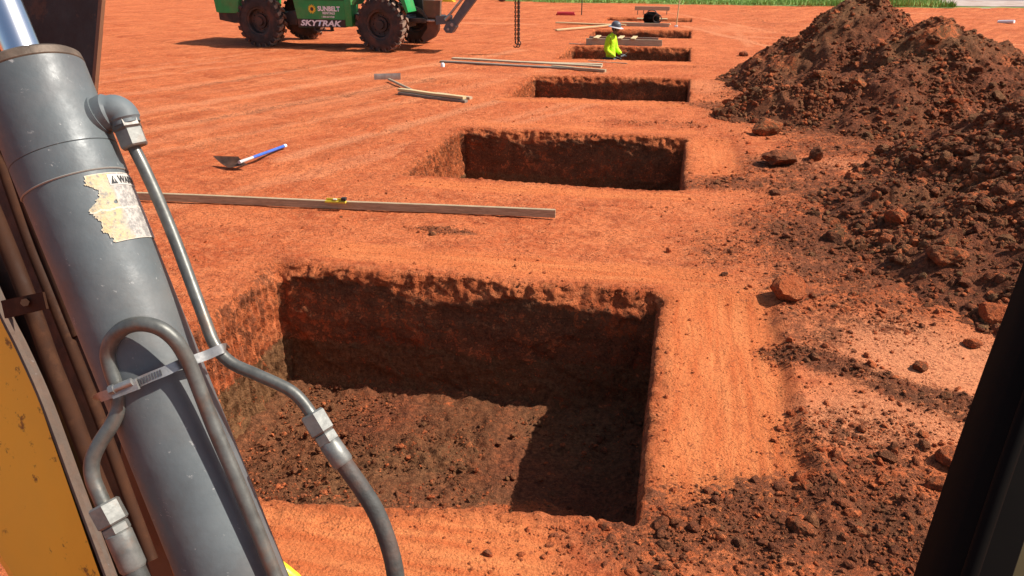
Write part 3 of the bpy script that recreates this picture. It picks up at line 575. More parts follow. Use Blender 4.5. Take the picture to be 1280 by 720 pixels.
# peeled decal
def decal_mat():
    t = MT('worn_decal'); u = t.attr('u'); n = t.noise(160, 6, .75); n2 = t.noise(45, 5, .7)
    c = t.mix(t.ramp(n2, [(.38, 0.), (.6, 1.)]), (.52, .37, .16), (.46, .38, .25)); c = t.mix(t.ramp(n, [(.52, 0.), (.6, .9)]), c, (.22, .20, .17))
    g = t.mix(t.ramp(n, [(.44, 0.), (.56, 1.)]), (.26, .24, .22), (.47, .43, .38)); c = t.mix(t.ramp(t.math('ADD', u, t.math('MULTIPLY', n2, .25)), [(.50, 0.), (.60, 1.)]), c, g)
    c = t.mix(t.attr('edge'), c, (.66, .58, .46)); return t.out(c, .6, 0, t.bump(n, .0006))
DEC = decal_mat()
def decal():
    th = np.radians(np.linspace(2, 88, 110)); s = np.linspace(.160, .244, 90); TH, SS = np.meshgrid(th, s, indexing='ij')
    sn = (s-.160)/.084; edge = 6+11*np.abs(gn(sn*3.2, 1.7, 3))+5*gn(sn*9, 4, 3)+4*gn(sn*26, 4, 8)+9*np.exp(-((sn-.27)/.10)**2)+7*sm(.8, 1, sn); edge = edge-4*np.exp(-((sn-.55)/.12)**2)
    keep = np.degrees(TH) > edge[None]; hole = (gn(TH*9, SS*150, 3) > .55) & (TH < .6) & (np.abs(SS-.196) < .006); keep &= ~hole
    r = RAD+.0007+.0003*gn(TH*30, SS*400, 2); P = np.array([[*cylp(a, b, q)] for a, b, q in zip(TH.ravel(), SS.ravel(), r.ravel())])
    ed = 1-sm(0, 2.0, np.degrees(TH)-edge[None]); ed = np.maximum(ed, 1-sm(0, .0012, np.minimum(SS-.160, .244-SS))); ed = np.maximum(ed, .8*(np.abs(SS-.2045-.003*gn(TH*6, 1, 1)) < .0009))
    Fq = grid_faces(110, 90); k = keep.ravel()[Fq].all(1)
    link('warning_decal', np_mesh('warning_decal', P, Fq[k], True, dict(u=(TH/1.5).ravel(), edge=ed.ravel())), DEC, barrel)
decal()
def text_raw(s, size, bold=0.0, shear=0.0, res=3):
    cu = bpy.data.curves.new('t', 'FONT'); cu.body = s; cu.size = size; cu.offset = bold; cu.shear = shear; cu.resolution_u = res
    o = bpy.data.objects.new('t', cu); COL.objects.link(o); dg = bpy.context.evaluated_depsgraph_get(); me = bpy.data.meshes.new_from_object(o.evaluated_get(dg)); bpy.data.objects.remove(o); return me
INK = plain('dark_ink', (.03, .03, .03), .6); LABELW = plain('faded_white_label', (.52, .49, .44), .6, 0, .2, 60)
bm = bmesh.new()
gr = [[bm.verts.new(cylp(R(a), s_, RAD+.0012)) for s_ in (.1625, .176)] for a in range(34, 90, 3)]
for i in range(len(gr)-1): bm.faces.new((gr[i][0], gr[i+1][0], gr[i+1][1], gr[i][1]))
epart('label_strip', bm, LABELW, barrel)
me = text_raw('WARNING', .0125, .0004)
for v in me.vertices: v.co = cylp(R(47)+v.co.x/RAD*.82, .1735-v.co.y, RAD+.0017)
link('warning_text', me, INK, barrel)
bm = bmesh.new()
def tri(pts): bm.faces.new([bm.verts.new(cylp(R(a), s_, r)) for a, s_, r in pts])
tri([(36, .1745, RAD+.0016), (45, .1745, RAD+.0016), (40.5, .1640, RAD+.0016)])
epart('warning_triangle', bm, INK, barrel); bm = bmesh.new()
tri([(40, .1725, RAD+.002), (41, .1725, RAD+.002), (41.2, .1672, RAD+.002), (39.8, .1672, RAD+.002)]); epart('exclamation_mark', bm, LABELW, barrel)

def hexnut(bm, a, b, r, n=6):
    a, b = Vector(a), Vector(b); l = (b-a).length; c = min(.22, .0022/l); cyl(bm, a, b, r, n=n, rings=[(0, r*.87), (c, r), (1-c, r), (1, r*.87)])
# right hand tube with elbow
PR = [(163, 176, .985), (180, 210, .985), (199, 252, .985), (220, 303, .985), (242, 362, .98), (258, 405, .975), (266, 426, .972), (277, 443, .97), (293, 456, .97), (318, 467, .97), (345, 479, .97), (364, 489, .97), (378, 502, .97), (391, 520, .97)]
bm = bmesh.new(); sweep(bm, spline([dp(*p) for p in PR], 6), circ(.0075, 20)); tube = epart('steel_tube', bm, TUBE, smooth=True)
bm = bmesh.new(); EL = [(100, 160, .975), (124, 145, .975), (141, 138, .975), (152, 143, .978), (158, 156, .98)]; pts = spline([dp(*p) for p in EL], 6)
sweep(bm, pts, circ(.0185, 28), scale=lambda t: 1.18 if t < .45 else 1.02-.1*(t > .9)); cyl(bm, dp(112, 150, .975), dp(126, 143, .975), .025, .0245, n=32); epart('elbow_fitting', bm, CYLP, tube, smooth=True)
bm = bmesh.new(); hexnut(bm, dp(155, 150, .98), dp(161, 164, .98), .0178); epart('tube_nut', bm, DNUT, tube)
bm = bmesh.new(); hexnut(bm, dp(160, 161, .981), dp(169, 184, .984), .0172); epart('tube_nut', bm, NUT, tube, autos=20)
bm = bmesh.new(); hexnut(bm, dp(389, 516, .97), dp(404, 541, .97), .0162); epart('tube_nut', bm, NUT, tube, autos=20)
bm = bmesh.new(); hexnut(bm, dp(404, 541, .97), dp(412, 554, .97), .0142); epart('tube_nut', bm, NUT, tube, autos=20)
bm = bmesh.new(); cyl(bm, dp(410, 551, .97), dp(430, 580, .97), .0128, n=28, rings=[(0, .011), (.08, .0128), (.9, .0132), (1, .0118)]); epart('crimp_sleeve', bm, NUT, tube)
HP = [(424, 571, .97), (436, 588, .97), (453, 612, .97), (470, 640, .97), (483, 672, .97), (492, 705, .97), (497, 745, .97), (497, 800, .97), (488, 900, .97), (470, 1050, .97)]
bm = bmesh.new(); sweep(bm, spline([dp(*p) for p in HP], 6), circ(.0108, 22)); epart('rubber_hose', bm, HOSE, tube, smooth=True)
# hooked tube lying on the cylinder
PL = [(131, 634, .93), (124, 618, .93), (116, 598, .93), (115, 577, .93), (124, 555, .93), (140, 530, .932), (148, 508, .932), (146, 484, .93), (139, 462, .928), (135, 442, .925), (141, 423, .918), (157, 409, .912), (178, 405, .911),
      (201, 411, .913), (221, 428, .919), (237, 456, .930), (252, 494, .937), (270, 540, .942), (294, 596, .947), (318, 655, .952), (342, 715, .957), (372, 790, .962), (440, 960, .97)]
bm = bmesh.new(); sweep(bm, spline([dp(*p) for p in PL], 6), circ(.0088, 22)); tube2 = epart('steel_tube', bm, TUBE, smooth=True, label='hooked steel tube lying along the grey cylinder')
bm = bmesh.new(); hexnut(bm, dp(129, 629, .93), dp(143, 655, .93), .0185); epart('tube_nut', bm, NUT, tube2, autos=20)
bm = bmesh.new(); hexnut(bm, dp(143, 655, .93), dp(149, 667, .93), .0155); epart('tube_nut', bm, NUT, tube2, autos=20)
bm = bmesh.new(); cyl(bm, dp(147, 664, .93), dp(168, 712, .93), .0150, n=28, rings=[(0, .012), (.06, .0150), (.92, .0152), (1, .013)]); epart('crimp_sleeve', bm, NUT, tube2)
bm = bmesh.new(); sweep(bm, spline([dp(*p) for p in [(165, 706, .93), (175, 728, .93), (190, 760, .93), (206, 820, .93), (222, 1000, .95)]], 6), circ(.0128, 22)); epart('rubber_hose', bm, HOSE, tube2, smooth=True)
# strap
def ribbon(bm, pts, w_, th):
    P = [Vector(p) for p in pts]; prev = None
    for i, p in enumerate(P):
        T = (P[min(i+1, len(P)-1)]-P[max(i-1, 0)]).normalized(); v = (Vector(CP)-p).normalized(); s = T.cross(v).normalized(); nn = s.cross(T).normalized()
        c = [bm.verts.new(p+s*w_*a+nn*th*b) for a, b in ((-.5, -.5), (.5, -.5), (.5, .5), (-.5, .5))]
        if prev:
            for k in range(4): bm.faces.new((prev[k], prev[(k+1) % 4], c[(k+1) % 4], c[k]))
        else: bm.faces.new(c)
        prev = c
    bm.faces.new(prev[::-1])
bm = bmesh.new(); SP = [(122, 500, .945), (124, 497, .925), (138, 492, .9165), (152, 487, .916), (168, 480, .917), (186, 472, .918), (206, 464, .922), (226, 455, .932), (244, 449, .944), (258, 444, .953), (272, 438, .9585), (280, 435, .965), (281, 436, .985)]
ribbon(bm, spline([dp(*p) for p in SP], 4), .0115, .0012); strap = epart('clamp_strap', bm, STRAP)
bm = bmesh.new(); ribbon(bm, [dp(140, 492, .912), dp(172, 480, .913)], .0125, .005); cyl(bm, dp(137, 488, .908), dp(143, 486, .908), .0055, n=6); cyl(bm, dp(143, 486, .909), dp(165, 477, .910), .0045, n=16); epart('clamp_screw', bm, STRAP, strap)
bm = bmesh.new()
for k in range(10):
    t_ = k/9; x_, y_ = 171+t_*30, 479-t_*13.5; d_ = .9160+.0042*t_; ribbon(bm, [dp(x_-1.2, y_-3.6, d_-.0008), dp(x_+1.2, y_+3.6, d_-.0008)], .0013, .0010)
epart('clamp_slots', bm, INK, strap)
# boom box and the things running along it
NB = np.array([.45, .15, .88])
def plc(px, py, off=0.0, n=NB, c=.80):
    r = np.array([(px-640)/F, -(py-360)/F, 1.0]); f = (c+off)/(n@r); return Vector(dp(px, py, f))
def cvec(a, b, c): return Vector(RT*a+UP*b+FW*c)
def slab(bm, px, off, e, mi=0):
    a = [bm.verts.new(plc(*p, off)) for p in px]; b = [bm.verts.new(plc(*p, off)+cvec(*e)) for p in px]; k = len(px)
    for f in [bm.faces.new(a), bm.faces.new(b[::-1])]+[bm.faces.new((a[i], b[i], b[(i+1) % k], a[(i+1) % k])) for i in range(k)]: f.material_index = mi
bm = bmesh.new(); slab(bm, [(131, -140), (127, 0), (117, 118), (150, 230), (190, 340), (230, 480), (262, 620), (300, 820), (420, 1150), (180, 1150), (40, 820), (-10, 560), (-110, 300), (-160, -140)], 0, (-.10, .02, .20)); boom = epart('boom', bm, BOOM, autos=None)
bm = bmesh.new(); slab(bm, [(131.5, -140), (127.5, 0), (117, 122), (113, 122), (123, 0), (127, -140)], -.006, (.002, 0, .006)); epart('boom_edge', bm, LITRUST, boom, autos=None)  # paler brown than the boom: sunlight on its edge put into the colour
bm = bmesh.new(); slab(bm, [(152, 520), (172, 585), (236, 780), (208, 780), (150, 590)], -.012, (0, 0, .008)); epart('boom_flange', bm, LITRUST, boom, autos=None)
bm = bmesh.new(); slab(bm, [(170, 580), (176, 580), (244, 780), (237, 780)], -.02, (.0, 0, .01)); epart('boom_rib', bm, paint('orange_rust', (.42, .16, .05), .6, .4, 0, .3, 20), boom, autos=None)
bm = bmesh.new(); slab(bm, [(-120, 200), (-4, 366), (28, 440), (62, 540), (118, 700), (165, 830), (75, 830), (19, 722), (-3, 688), (-80, 560)], -.045, (-.035, 0, .030)); epart('boom_side_panel', bm, YEL, autos=None, label='worn yellow steel panel')
bm = bmesh.new(); slab(bm, [(-100, 90), (-20, 110), (30, 300), (96, 470), (130, 560), (160, 640), (120, 640), (60, 520), (-20, 350)], -.012, (0, 0, .008)); epart('guard_plate', bm, paint('dark_brown_plate', (.05, .025, .015), .7, .5, 0, .3, 14), boom, autos=None)
def btube(pts, r, mat, name, off, prof=None):
    bm = bmesh.new(); sweep(bm, spline([plc(*p, off) for p in pts], 5), prof or circ(r, 18)); return epart(name, bm, mat, smooth=prof is None)
bm = bmesh.new(); ribbon(bm, spline([plc(*p, -.085) for p in [(-60, 250), (-20, 333), (8, 396), (30, 440), (60, 508), (98, 612), (139, 722), (178, 830)]], 5), .017, .012); ribbon(bm, spline([plc(*p, -.095) for p in [(-56, 250), (-16, 333), (12, 396), (34, 440), (64, 508), (102, 612), (143, 722), (182, 830)]], 5), .005, .010); epart('guide_rail', bm, GREYRAIL)
btube([(-40, 190), (6, 300), (42, 392), (62, 448), (86, 508), (118, 592), (152, 676), (210, 830)], .0125, OLDTUBE, 'return_tube', -.065)
btube([(-30, 110), (8, 220), (36, 300), (62, 365), (92, 440), (116, 500), (137, 556), (160, 620), (190, 700)], .009, OLDTUBE, 'return_tube', -.04)
btube([(-34, 20), (-10, 130), (20, 215), (60, 320), (98, 420)], .010, OLDTUBE, 'return_tube', -.03)
bm = bmesh.new(); P = [plc(1, 376, -.10), plc(53, 365, -.10), plc(58, 386, -.10), plc(6, 398, -.10)]; q = [p+cvec(0, 0, .006) for p in P]
a = [bm.verts.new(p) for p in P]; b = [bm.verts.new(p) for p in q]
for f in (a, b[::-1]): bm.faces.new(f)
for i in range(4): bm.faces.new((a[i], b[i], b[(i+1) % 4], a[(i+1) % 4]))
cyl(bm, plc(31, 378, -.10), plc(31, 378, -.108), .006, n=6); br = epart('tube_bracket', bm, OLDTUBE)
bm = bmesh.new(); sweep(bm, spline([dp(347, 708, 1.10), dp(361, 719, 1.10), dp(372, 731, 1.10), dp(388, 770, 1.11), dp(410, 860, 1.10), dp(420, 1000, 1.05)], 5), circ(.010, 14)); epart('hose_guard', bm, paint('bright_yellow', (.75, .6, .02), .4), smooth=True)
# cab pillar
bm = bmesh.new(); prof = [(-.020, -.012), (-.014, -.020), (.014, -.020), (.020, -.012), (.020, .018), (.012, .026), (-.012, .026), (-.020, .018)]
PP = [(1590, -330, .5), (1500, -110, .5), (1430, 80, .5), (1375, 240, .5), (1331, 365, .5), (1288, 480, .5), (1246, 600, .5), (1206, 720, .5), (1170, 830, .5), (1110, 1000, .5), (1010, 1300, .5)]
sweep(bm, spline([dp(*p) for p in PP], 8), prof, ref=tuple(FW)); pil = epart('cab_pillar', bm, RUB, autos=50)
bm = bmesh.new(); sweep(bm, spline([dp(x+6, y, .474) for x, y, _ in PP], 8), circ(.0045, 12)); epart('rubber_seal', bm, RUB, pil, smooth=True)
bm = bmesh.new(); a = [dp(1262, 600, .56), dp(1300, 470, .56), dp(1700, 430, .62), dp(1700, 1250, .62), dp(1060, 1250, .56)]
a1 = [bm.verts.new(p) for p in a]; b1_ = [bm.verts.new(Vector(p)+Vector(FW)*.01) for p in a]; bm.faces.new(a1); bm.faces.new(b1_[::-1])
for i in range(5): bm.faces.new((a1[i], b1_[i], b1_[(i+1) % 5], a1[(i+1) % 5]))
epart('cab_trim_panel', bm, plain('olive_trim', (.055, .045, .012), .6), autos=None)
# ------------------------------------------------------------------ telehandler
GREEN = paint('green_machine_paint', (.014, .29, .07), .36, 0, 0, .3, 1.6); BLK = paint('black_chassis', (.022, .02, .018), .55, 0, 0, .35, 3); TYRE = plain('dusty_black_tyre', (.036, .03, .027), .9, 0, .35, 7, .004, .35); RIM = plain('dark_rim', (.024, .020, .018), .6, 0, .3, 9, 0, .25)
TANT = plain('dusty_tread', (.26, .17, .12), .95, 0, .3, 9, .004, .5); WHITE = plain('white_lettering', (.86, .88, .88), .5, 0, .05); SILV = plain('bare_steel', (.35, .34, .33), .4, .7, .3, 12); SILG = paint('slate_grey_boom', (.10, .115, .13), .4, 0, .2, .15, 3)
BRN = paint('mud_brown_plate', (.15, .075, .045), .7, .3, 0, .7, 2)
tel = empty('telehandler', (-9.74, 22.85, float(ground_h(np.array(-9.74), np.array(22.85)))), R(-6), label='green telehandler with four big black tyres parked on the clay', cat='telehandler')
def tp(name, bm, mat, par=None, smooth=False, autos=35, **k): return link(name, bm_mesh(name, bm, smooth or autos is not None, autos), mat, par or tel, **k)
def wheel(x, y, steer=0):
    r, w_ = .725, .40; bm = bmesh.new(); c = Vector((x, y, r-.01)); rot = Matrix.Rotation(R(steer), 4, 'Z')
    def ring(prof, n=72, mi=0):
        prev = None
        for yy, rr in prof:
            cur = [bm.verts.new(Vector((rr*math.cos(2*math.pi*k/n), yy, rr*math.sin(2*math.pi*k/n)))) for k in range(n)]
            if prev:
                for k in range(n): bm.faces.new((prev[k], prev[(k+1) % n], cur[(k+1) % n], cur[k])).material_index = mi
            prev = cur
    h = w_/2
    ring([(-h+.05, .36), (-h+.01, .39), (-h, .46), (-h+.005, .58), (-h+.03, .64), (-h+.06, .668), (h-.06, .668), (h-.03, .64), (h-.005, .58), (h, .46), (h-.01, .39), (h-.05, .36)])
    NL = 22
    for k in range(NL):
        for s in (-1, 1):
            a0 = 2*math.pi*(k+(0 if s < 0 else .5))/NL; vs = []
            for yy, da, hw in ((s*(h+.004), .0, .085), (s*(h*.55), .03, .068), (s*.015, .13, .05)):
                for rr in (.655 if abs(yy) < h else .60, r if abs(yy) < h-.01 else .700):
                    for q in (-1, 1):
                        a = a0+da+q*hw*.9; vs.append(bm.verts.new(Vector((rr*math.cos(a), yy, rr*math.sin(a)))))
            for i in (0, 4):
                A_, B_ = vs[i:i+4], vs[i+4:i+8]
                for (p, q) in ((0, 1), (1, 3), (3, 2), (2, 0)):
                    f = bm.faces.new((A_[p], A_[q], B_[q], B_[p])); f.material_index = 1
            bm.faces.new((vs[0], vs[1], vs[3], vs[2])); bm.faces.new((vs[8], vs[9], vs[11], vs[10]))
    for k in range(24):                          # sidewall blocks
        a = 2*math.pi*(k+.5)/24
        for s in (-1, 1): cyl(bm, (math.cos(a)*.60, s*(h-.01), math.sin(a)*.60), (math.cos(a)*.60, s*(h+.006), math.sin(a)*.60), .022, n=6)
    bmesh.ops.transform(bm, matrix=Matrix.Translation(c) @ rot, verts=bm.verts); wo = tp('wheel', bm, [TYRE, TANT])
    bm = bmesh.new()
    for s in (-1, 1):
        ring([(s*(h-.055), .365), (s*(h-.03), .385), (s*(h-.04), .33), (s*(h-.14), .31), (s*(h-.15), .2), (s*(h-.10), .19), (s*(h-.10), .12), (s*(h-.04), .11), (s*(h-.04), .0001)], 48)
        for k in range(10):
            a = 2*math.pi*k/10; cyl(bm, (math.cos(a)*.24, s*(h-.15), math.sin(a)*.24), (math.cos(a)*.24, s*(h-.12), math.sin(a)*.24), .016, n=6)
    bmesh.ops.transform(bm, matrix=Matrix.Translation(c) @ rot, verts=bm.verts); tp('rim', bm, RIM, wo)
for x in (-1.92, 1.83):
    for y in (-1.15, 1.17): wheel(x, y)
bm = bmesh.new(); box(bm, (0, 0, .72), (4.3, .75, .32), bev=.02); box(bm, (-1.92, 0, .70), (.2, 1.8, .2)); box(bm, (1.83, 0, .70), (.2, 1.8, .2)); box(bm, (-.1, -.6, .82), (2.6, .8, .25)); tp('chassis', bm, BLK)
bm = bmesh.new(); SD = Matrix(((1, 0, 0, 0), (0, 0, 1, -1.12), (0, 1, 0, 0), (0, 0, 0, 1)))    # (x, z, y)
def side(bm, poly, y0, y1, mi=0):
    m = Matrix(((1, 0, 0, 0), (0, 0, 1, y0), (0, 1, 0, 0), (0, 0, 0, 1))); prism(bm, poly, y1-y0, m, mi)
side(bm, [(-.98, 1.75), (-.87, 1.27), (-.75, .57), (.69, .60), (.72, 1.1), (.78, 1.75)], -1.12, -.35); body = tp('side_body', bm, GREEN, autos=None)
bm = bmesh.new(); side(bm, [(-.77, .575), (.70, .598), (.705, .80), (-.79, .80)], -1.126, -1.119); strip_ = tp('name_strip', bm, BLK, body, autos=None)
def text_on(s, size, x, z, y, mat, par, name, bold=.0, shear=.0, sx=1.0):
    me = text_raw(s, size, bold, shear)
    for v in me.vertices: v.co = Vector((x+v.co.x*sx, y, z+v.co.y))
    return link(name, me, mat, par)
text_on('SKYTRAK', .205, -.70, .625, -1.131, WHITE, strip_, 'lettering', .008, .25, 1.42)
text_on('SUNBELT', .17, -.12, 1.02, -1.127, WHITE, body, 'lettering', .007, 0, .98); text_on('RENTALS', .085, .02, .935, -1.127, WHITE, body, 'lettering', .003, 0, 1.1); text_on('1-800-667-9328', .062, -.02, .845, -1.127, WHITE, body, 'lettering', .002, 0, 1.0)
bm = bmesh.new(); n = 28; c = [bm.verts.new((-.30+(.135 if k % 2 else .085)*math.cos(math.pi*2*k/n), -1.127, 1.06+(.135 if k % 2 else .085)*math.sin(math.pi*2*k/n))) for k in range(n)]; bm.faces.new(c); sf = tp('flower_emblem', bm, plain('emblem_yellow', (.85, .55, .03), .5), body, autos=None)
bm = bmesh.new(); c = [bm.verts.new((-.30+.05*math.cos(math.pi*2*k/20), -1.130, 1.06+.05*math.sin(math.pi*2*k/20))) for k in range(20)]; bm.faces.new(c); tp('emblem_centre', bm, BLK, sf, autos=None)
bm = bmesh.new(); box(bm, (.83, -1.0, 1.18), (.22, .34, 1.12), bev=.05); tp('corner_post', bm, GREEN)
bm = bmesh.new()
for z in (.50, ): box(bm, (.0, -1.08, z), (.55, .16, .03), bev=.005); box(bm, (-.25, -1.08, z+.05), (.03, .14, .1)); box(bm, (.25, -1.08, z+.05), (.03, .14, .1))
tp('step', bm, BLK)
bm = bmesh.new(); box(bm, (-.28, -1.128, 1.55), (.02, .010, .5)); box(bm, (.05, -1.128, 1.30), (1.3, .008, .012)); tp('panel_seam', bm, BLK, body)
bm = bmesh.new()
for k in range(4): sweep(bm, spline([(1.9+.1*k, -.5-.05*k, 1.25), (2.3+.08*k, -.62, 1.0+.05*k), (2.6+.06*k, -.66, 1.08), (2.8+.05*k, -.64, .95-.04*k)], 5), circ(.018, 8))
tp('hydraulic_hoses', bm, HOSE)
bm = bmesh.new(); box(bm, (-1.0, -.85, .80), (.28, .35, .38), bev=.03); cyl(bm, (-1.25, -.9, .62), (-.95, -.9, .62), .06, n=14); tp('tank', bm, BLK)
bm = bmesh.new(); box(bm, (-.15, -.75, 2.1), (1.7, .75, .9), bev=.06); cabo = tp('cab', bm, GREEN)
bm = bmesh.new(); box(bm, (-.15, -1.128, 2.13), (1.4, .012, .6), bev=.004); tp('cab_window', bm, MT('dark_glass').out((.02, .03, .03), .08), cabo)
bm = bmesh.new(); side(bm, [(-3.45, .92), (-3.35, .90), (-2.72, .90), (-2.62, 1.5), (-1.0, 1.52), (-1.0, 1.85), (-3.35, 1.85), (-3.5, 1.4)], -1.1, 1.1); tp('rear_body', bm, GREEN, autos=None)
bm = bmesh.new(); side(bm, [(-3.42, .90), (-2.75, .90), (-2.75, .63), (-2.92, .62), (-3.42, .70)], -1.04, 1.04); tp('counterweight', bm, BLK, autos=None)
bm = bmesh.new(); side(bm, [(1.0, 1.25), (1.25, 1.56), (2.2, 1.6), (2.55, 1.42), (2.66, 1.05), (2.60, 1.02), (2.45, 1.34), (2.15, 1.5), (1.3, 1.48), (1.05, 1.2)], -1.25, -.72); tp('front_fender', bm, GREEN, autos=None)
bm = bmesh.new(); box(bm, (2.45, 0, .80), (.95, 1.5, .12), bev=.02); box(bm, (2.65, -.35, 1.1), (.22, .3, .6), bev=.02); box(bm, (2.4, .3, 1.15), (.5, .5, .5), bev=.03); tp('front_frame', bm, BLK)
bm = bmesh.new(); box(bm, (2.72, -.62, .80), (.9, .1, .06), bev=.01); tp('cross_bar', bm, SILV)
bm = bmesh.new(); side(bm, [(2.83, 1.32), (3.33, 1.32), (3.30, .88), (2.84, .88)], -.63, -.52); bp = tp('stabiliser_plate', bm, SILV, autos=None, label='pale scuffed upper plate') if False else tp('stabiliser_plate', bm, BRN, autos=None)
bm = bmesh.new(); side(bm, [(2.86, 1.0), (3.22, 1.0), (3.20, .55), (3.08, .36), (2.80, .22), (2.70, .34), (2.9, .6)], -.57, -.40); tp('stabiliser_pad', bm, BRN, autos=None)
bm = bmesh.new(); side(bm, [(3.2, .92), (3.62, .95), (3.62, .74), (3.2, .70)], -.68, -.5); side(bm, [(3.42, .60), (3.50, .50), (3.66, .50), (3.78, .66), (3.72, .82), (3.52, .78)], -.70, -.48); side(bm, [(3.56, .70), (3.74, .64), (4.48, 1.5), (4.48, 1.78), (4.36, 1.76)], -.66, -.52); arm = tp('stabiliser_arm', bm, SILG, autos=None)
bm = bmesh.new(); cyl(bm, (3.58, -.72, .92), (4.22, -.72, 1.62), .035, n=16); cyl(bm, (3.50, -.72, .84), (3.64, -.72, .96), .055, n=16); tp('arm_cylinder', bm, SILV, arm)
bm = bmesh.new(); cyl(bm, (3.69, -.74, .72), (3.69, -.46, .72), .045, n=14); cyl(bm, (3.57, -.74, .60), (3.57, -.46, .60), .035, n=14); tp('pivot_pin', bm, SILV, arm)
bm = bmesh.new(); box(bm, (0, 0, 0), (6.6, .34, .40), Matrix.Translation((1.1, .1, 2.35)) @ Matrix.Rotation(R(-8), 4, 'Y'), .02); box(bm, (0, 0, 0), (2.2, .26, .30), Matrix.Translation((4.6, .1, 2.85)) @ Matrix.Rotation(R(-8), 4, 'Y'), .02); tp('boom', bm, SILG)
bm = bmesh.new(); box(bm, (5.5, -.2, 2.85), (.12, .9, .5), bev=.02); tp('lifting_head', bm, BLK)
CHN = plain('dark_chain', (.05, .045, .04), .5, .5, .3, 20)
def chain(x, y, z1, z0, hook=True):
    bm = bmesh.new(); n = int((z1-z0)/.055)
    for k in range(n):
        z = z1-k*(z1-z0)/n; m = Matrix.Translation((x, y, z)) @ Matrix.Rotation(R(90*(k % 2)+20), 4, 'Z')
        pts = [m @ Vector((.018*math.cos(a), 0, .022*math.sin(a)+(.016 if math.sin(a) > 0 else -.016))) for a in np.linspace(0, 2*math.pi, 13)[:-1]]
        sweep(bm, pts+[pts[0]], circ(.011, 6), ref=(0, 1, .01))
    o = bm
    if hook:
        sweep(bm, [Vector((x+.05*math.cos(a), y, z0-.10+.05*math.sin(a)+.03)) for a in np.linspace(1.6, -2.9, 12)], circ(.014, 8), ref=(0, 1, .01)); cyl(bm, (x, y, z0-.02), (x, y, z0+.05), .02, n=10)
    return bm
for x, y, z0 in ((5.44, -.62, .30), (5.50, -.58, .30), (5.535, -.60, .36)): link('lifting_chain', bm_mesh('lifting_chain', chain(x, y, 2.62, z0), True), CHN, tel)

# ------------------------------------------------------------------ lumber, tools
def gz(x, y): return float(ground_h(np.array(float(x)), np.array(float(y))))
def board(a, b, w_, h_, mat, label, group=None, z0=None, z1=None, name='board', cat='board', bend=.0):
    """plank from ground point a to b: w_ across, h_ tall"""
    a, b = Vector((a[0], a[1], 0)), Vector((b[0], b[1], 0)); L_ = (b-a).length; c = (a+b)/2; ang = math.atan2(b.y-a.y, b.x-a.x); bm = bmesh.new(); n = 16
    za = gz(a.x, a.y) if z0 is None else z0; zb = gz(b.x, b.y) if z1 is None else z1; prev = None
    for k in range(n+1):
        t_ = k/n; x = (t_-.5)*L_; z = (zb-za)*(t_-.5)+bend*math.sin(math.pi*t_)+.003*math.sin(t_*9); y = .006*math.sin(t_*4+L_)
        bv = min(.004, h_*.2)
        cur = [bm.verts.new((x, y+p, z+q)) for p, q in ((-w_/2+bv, 0), (w_/2-bv, 0), (w_/2, bv), (w_/2, h_-bv), (w_/2-bv, h_), (-w_/2+bv, h_), (-w_/2, h_-bv), (-w_/2, bv))]
        if prev:
            for i in range(8): bm.faces.new((prev[i], prev[(i+1) % 8], cur[(i+1) % 8], cur[i]))
        else: bm.faces.new(cur[::-1])
        prev = cur
    bm.faces.new(prev); o = link(name, bm_mesh(name, bm), mat, label=label, cat=cat, group=group); o.location = (c.x, c.y, (za+zb)/2); o.rotation_euler = (0, 0, ang); return o
A0 = at(150, 250.0); B0 = at(694, 273.5)
board(A0, B0, .04, .088, W_BRN, 'long single board on edge across the clay between the first and second pits', z0=.012, z1=.012, name='long_board')
# yellow level lying against the board
lp = at(421, 263); lv = empty('level', (lp[0], lp[1]-.01, .10), math.atan2(B0[1]-A0[1], B0[0]-A0[0]), label='small yellow level resting on top of the long board', cat='level')
bm = bmesh.new(); box(bm, (0, .0, .0), (.23, .045, .022), bev=.004); box(bm, (0, .0, .024), (.20, .012, .028), bev=.003); link('level_body', bm_mesh('level_body', bm), paint('level_yellow', (.62, .50, .04), .5, 0, 0, .4, 10), lv)
bm = bmesh.new(); box(bm, (.095, -.0, .035), (.05, .05, .03), bev=.004); link('end_cap', bm_mesh('end_cap', bm), BLK, lv)
bm = bmesh.new(); cyl(bm, (-.02, -.012, .03), (.02, -.012, .03), .007, n=12); link('vial', bm_mesh('vial', bm), WHITE, lv)
# planks beside the third pit
g1 = 'loose planks lying left of the third pit'
def bp2(p, q, w_, h_, mat, label, group, z=0.0, **k): return board(at(*p), at(*q), w_, h_, mat, label, group, z0=z+.004, z1=z+.004, **k)
bp2((551, 78), (742, 88.5), .13, .04, W_DK, 'lowest dark plank of the bunch left of the third pit, reaching farthest left', g1)
bp2((566, 74), (752, 84.5), .14, .04, W_GREY, 'grey plank in the middle of the bunch left of the third pit', g1)
bp2((650, 79), (753, 82), .15, .04, W_GREY, 'short pale grey plank lying at the back of the bunch left of the third pit', g1, .0)
bp2((690, 85), (757, 90.5), .09, .06, W_BRN, 'short brown plank at the right end of the bunch left of the third pit', g1)
bp2((735, 76.5), (784, 79.8), .05, .012, W_DK, 'thin dark lath on the rim in front of the worker', None, name='lath', cat='lath')
g2 = 'short lengths of lumber beside the rake'
bp2((499, 118), (583, 128.5), .09, .045, W_DK, 'dark lower length of lumber beside the rake', g2); o = bp2((499, 117.3), (581, 127.8), .10, .05, W_NEW, 'fresh yellow length of lumber on top of the dark one by the rake', g2, .052)
bp2((545, 119), (589, 124.5), .088, .045, W_GREY, 'weathered length of lumber sticking out behind the fresh yellow one', g2)
def between(bm, a, b, r, r2=None, n=14): cyl(bm, a, b, r, r2, n)
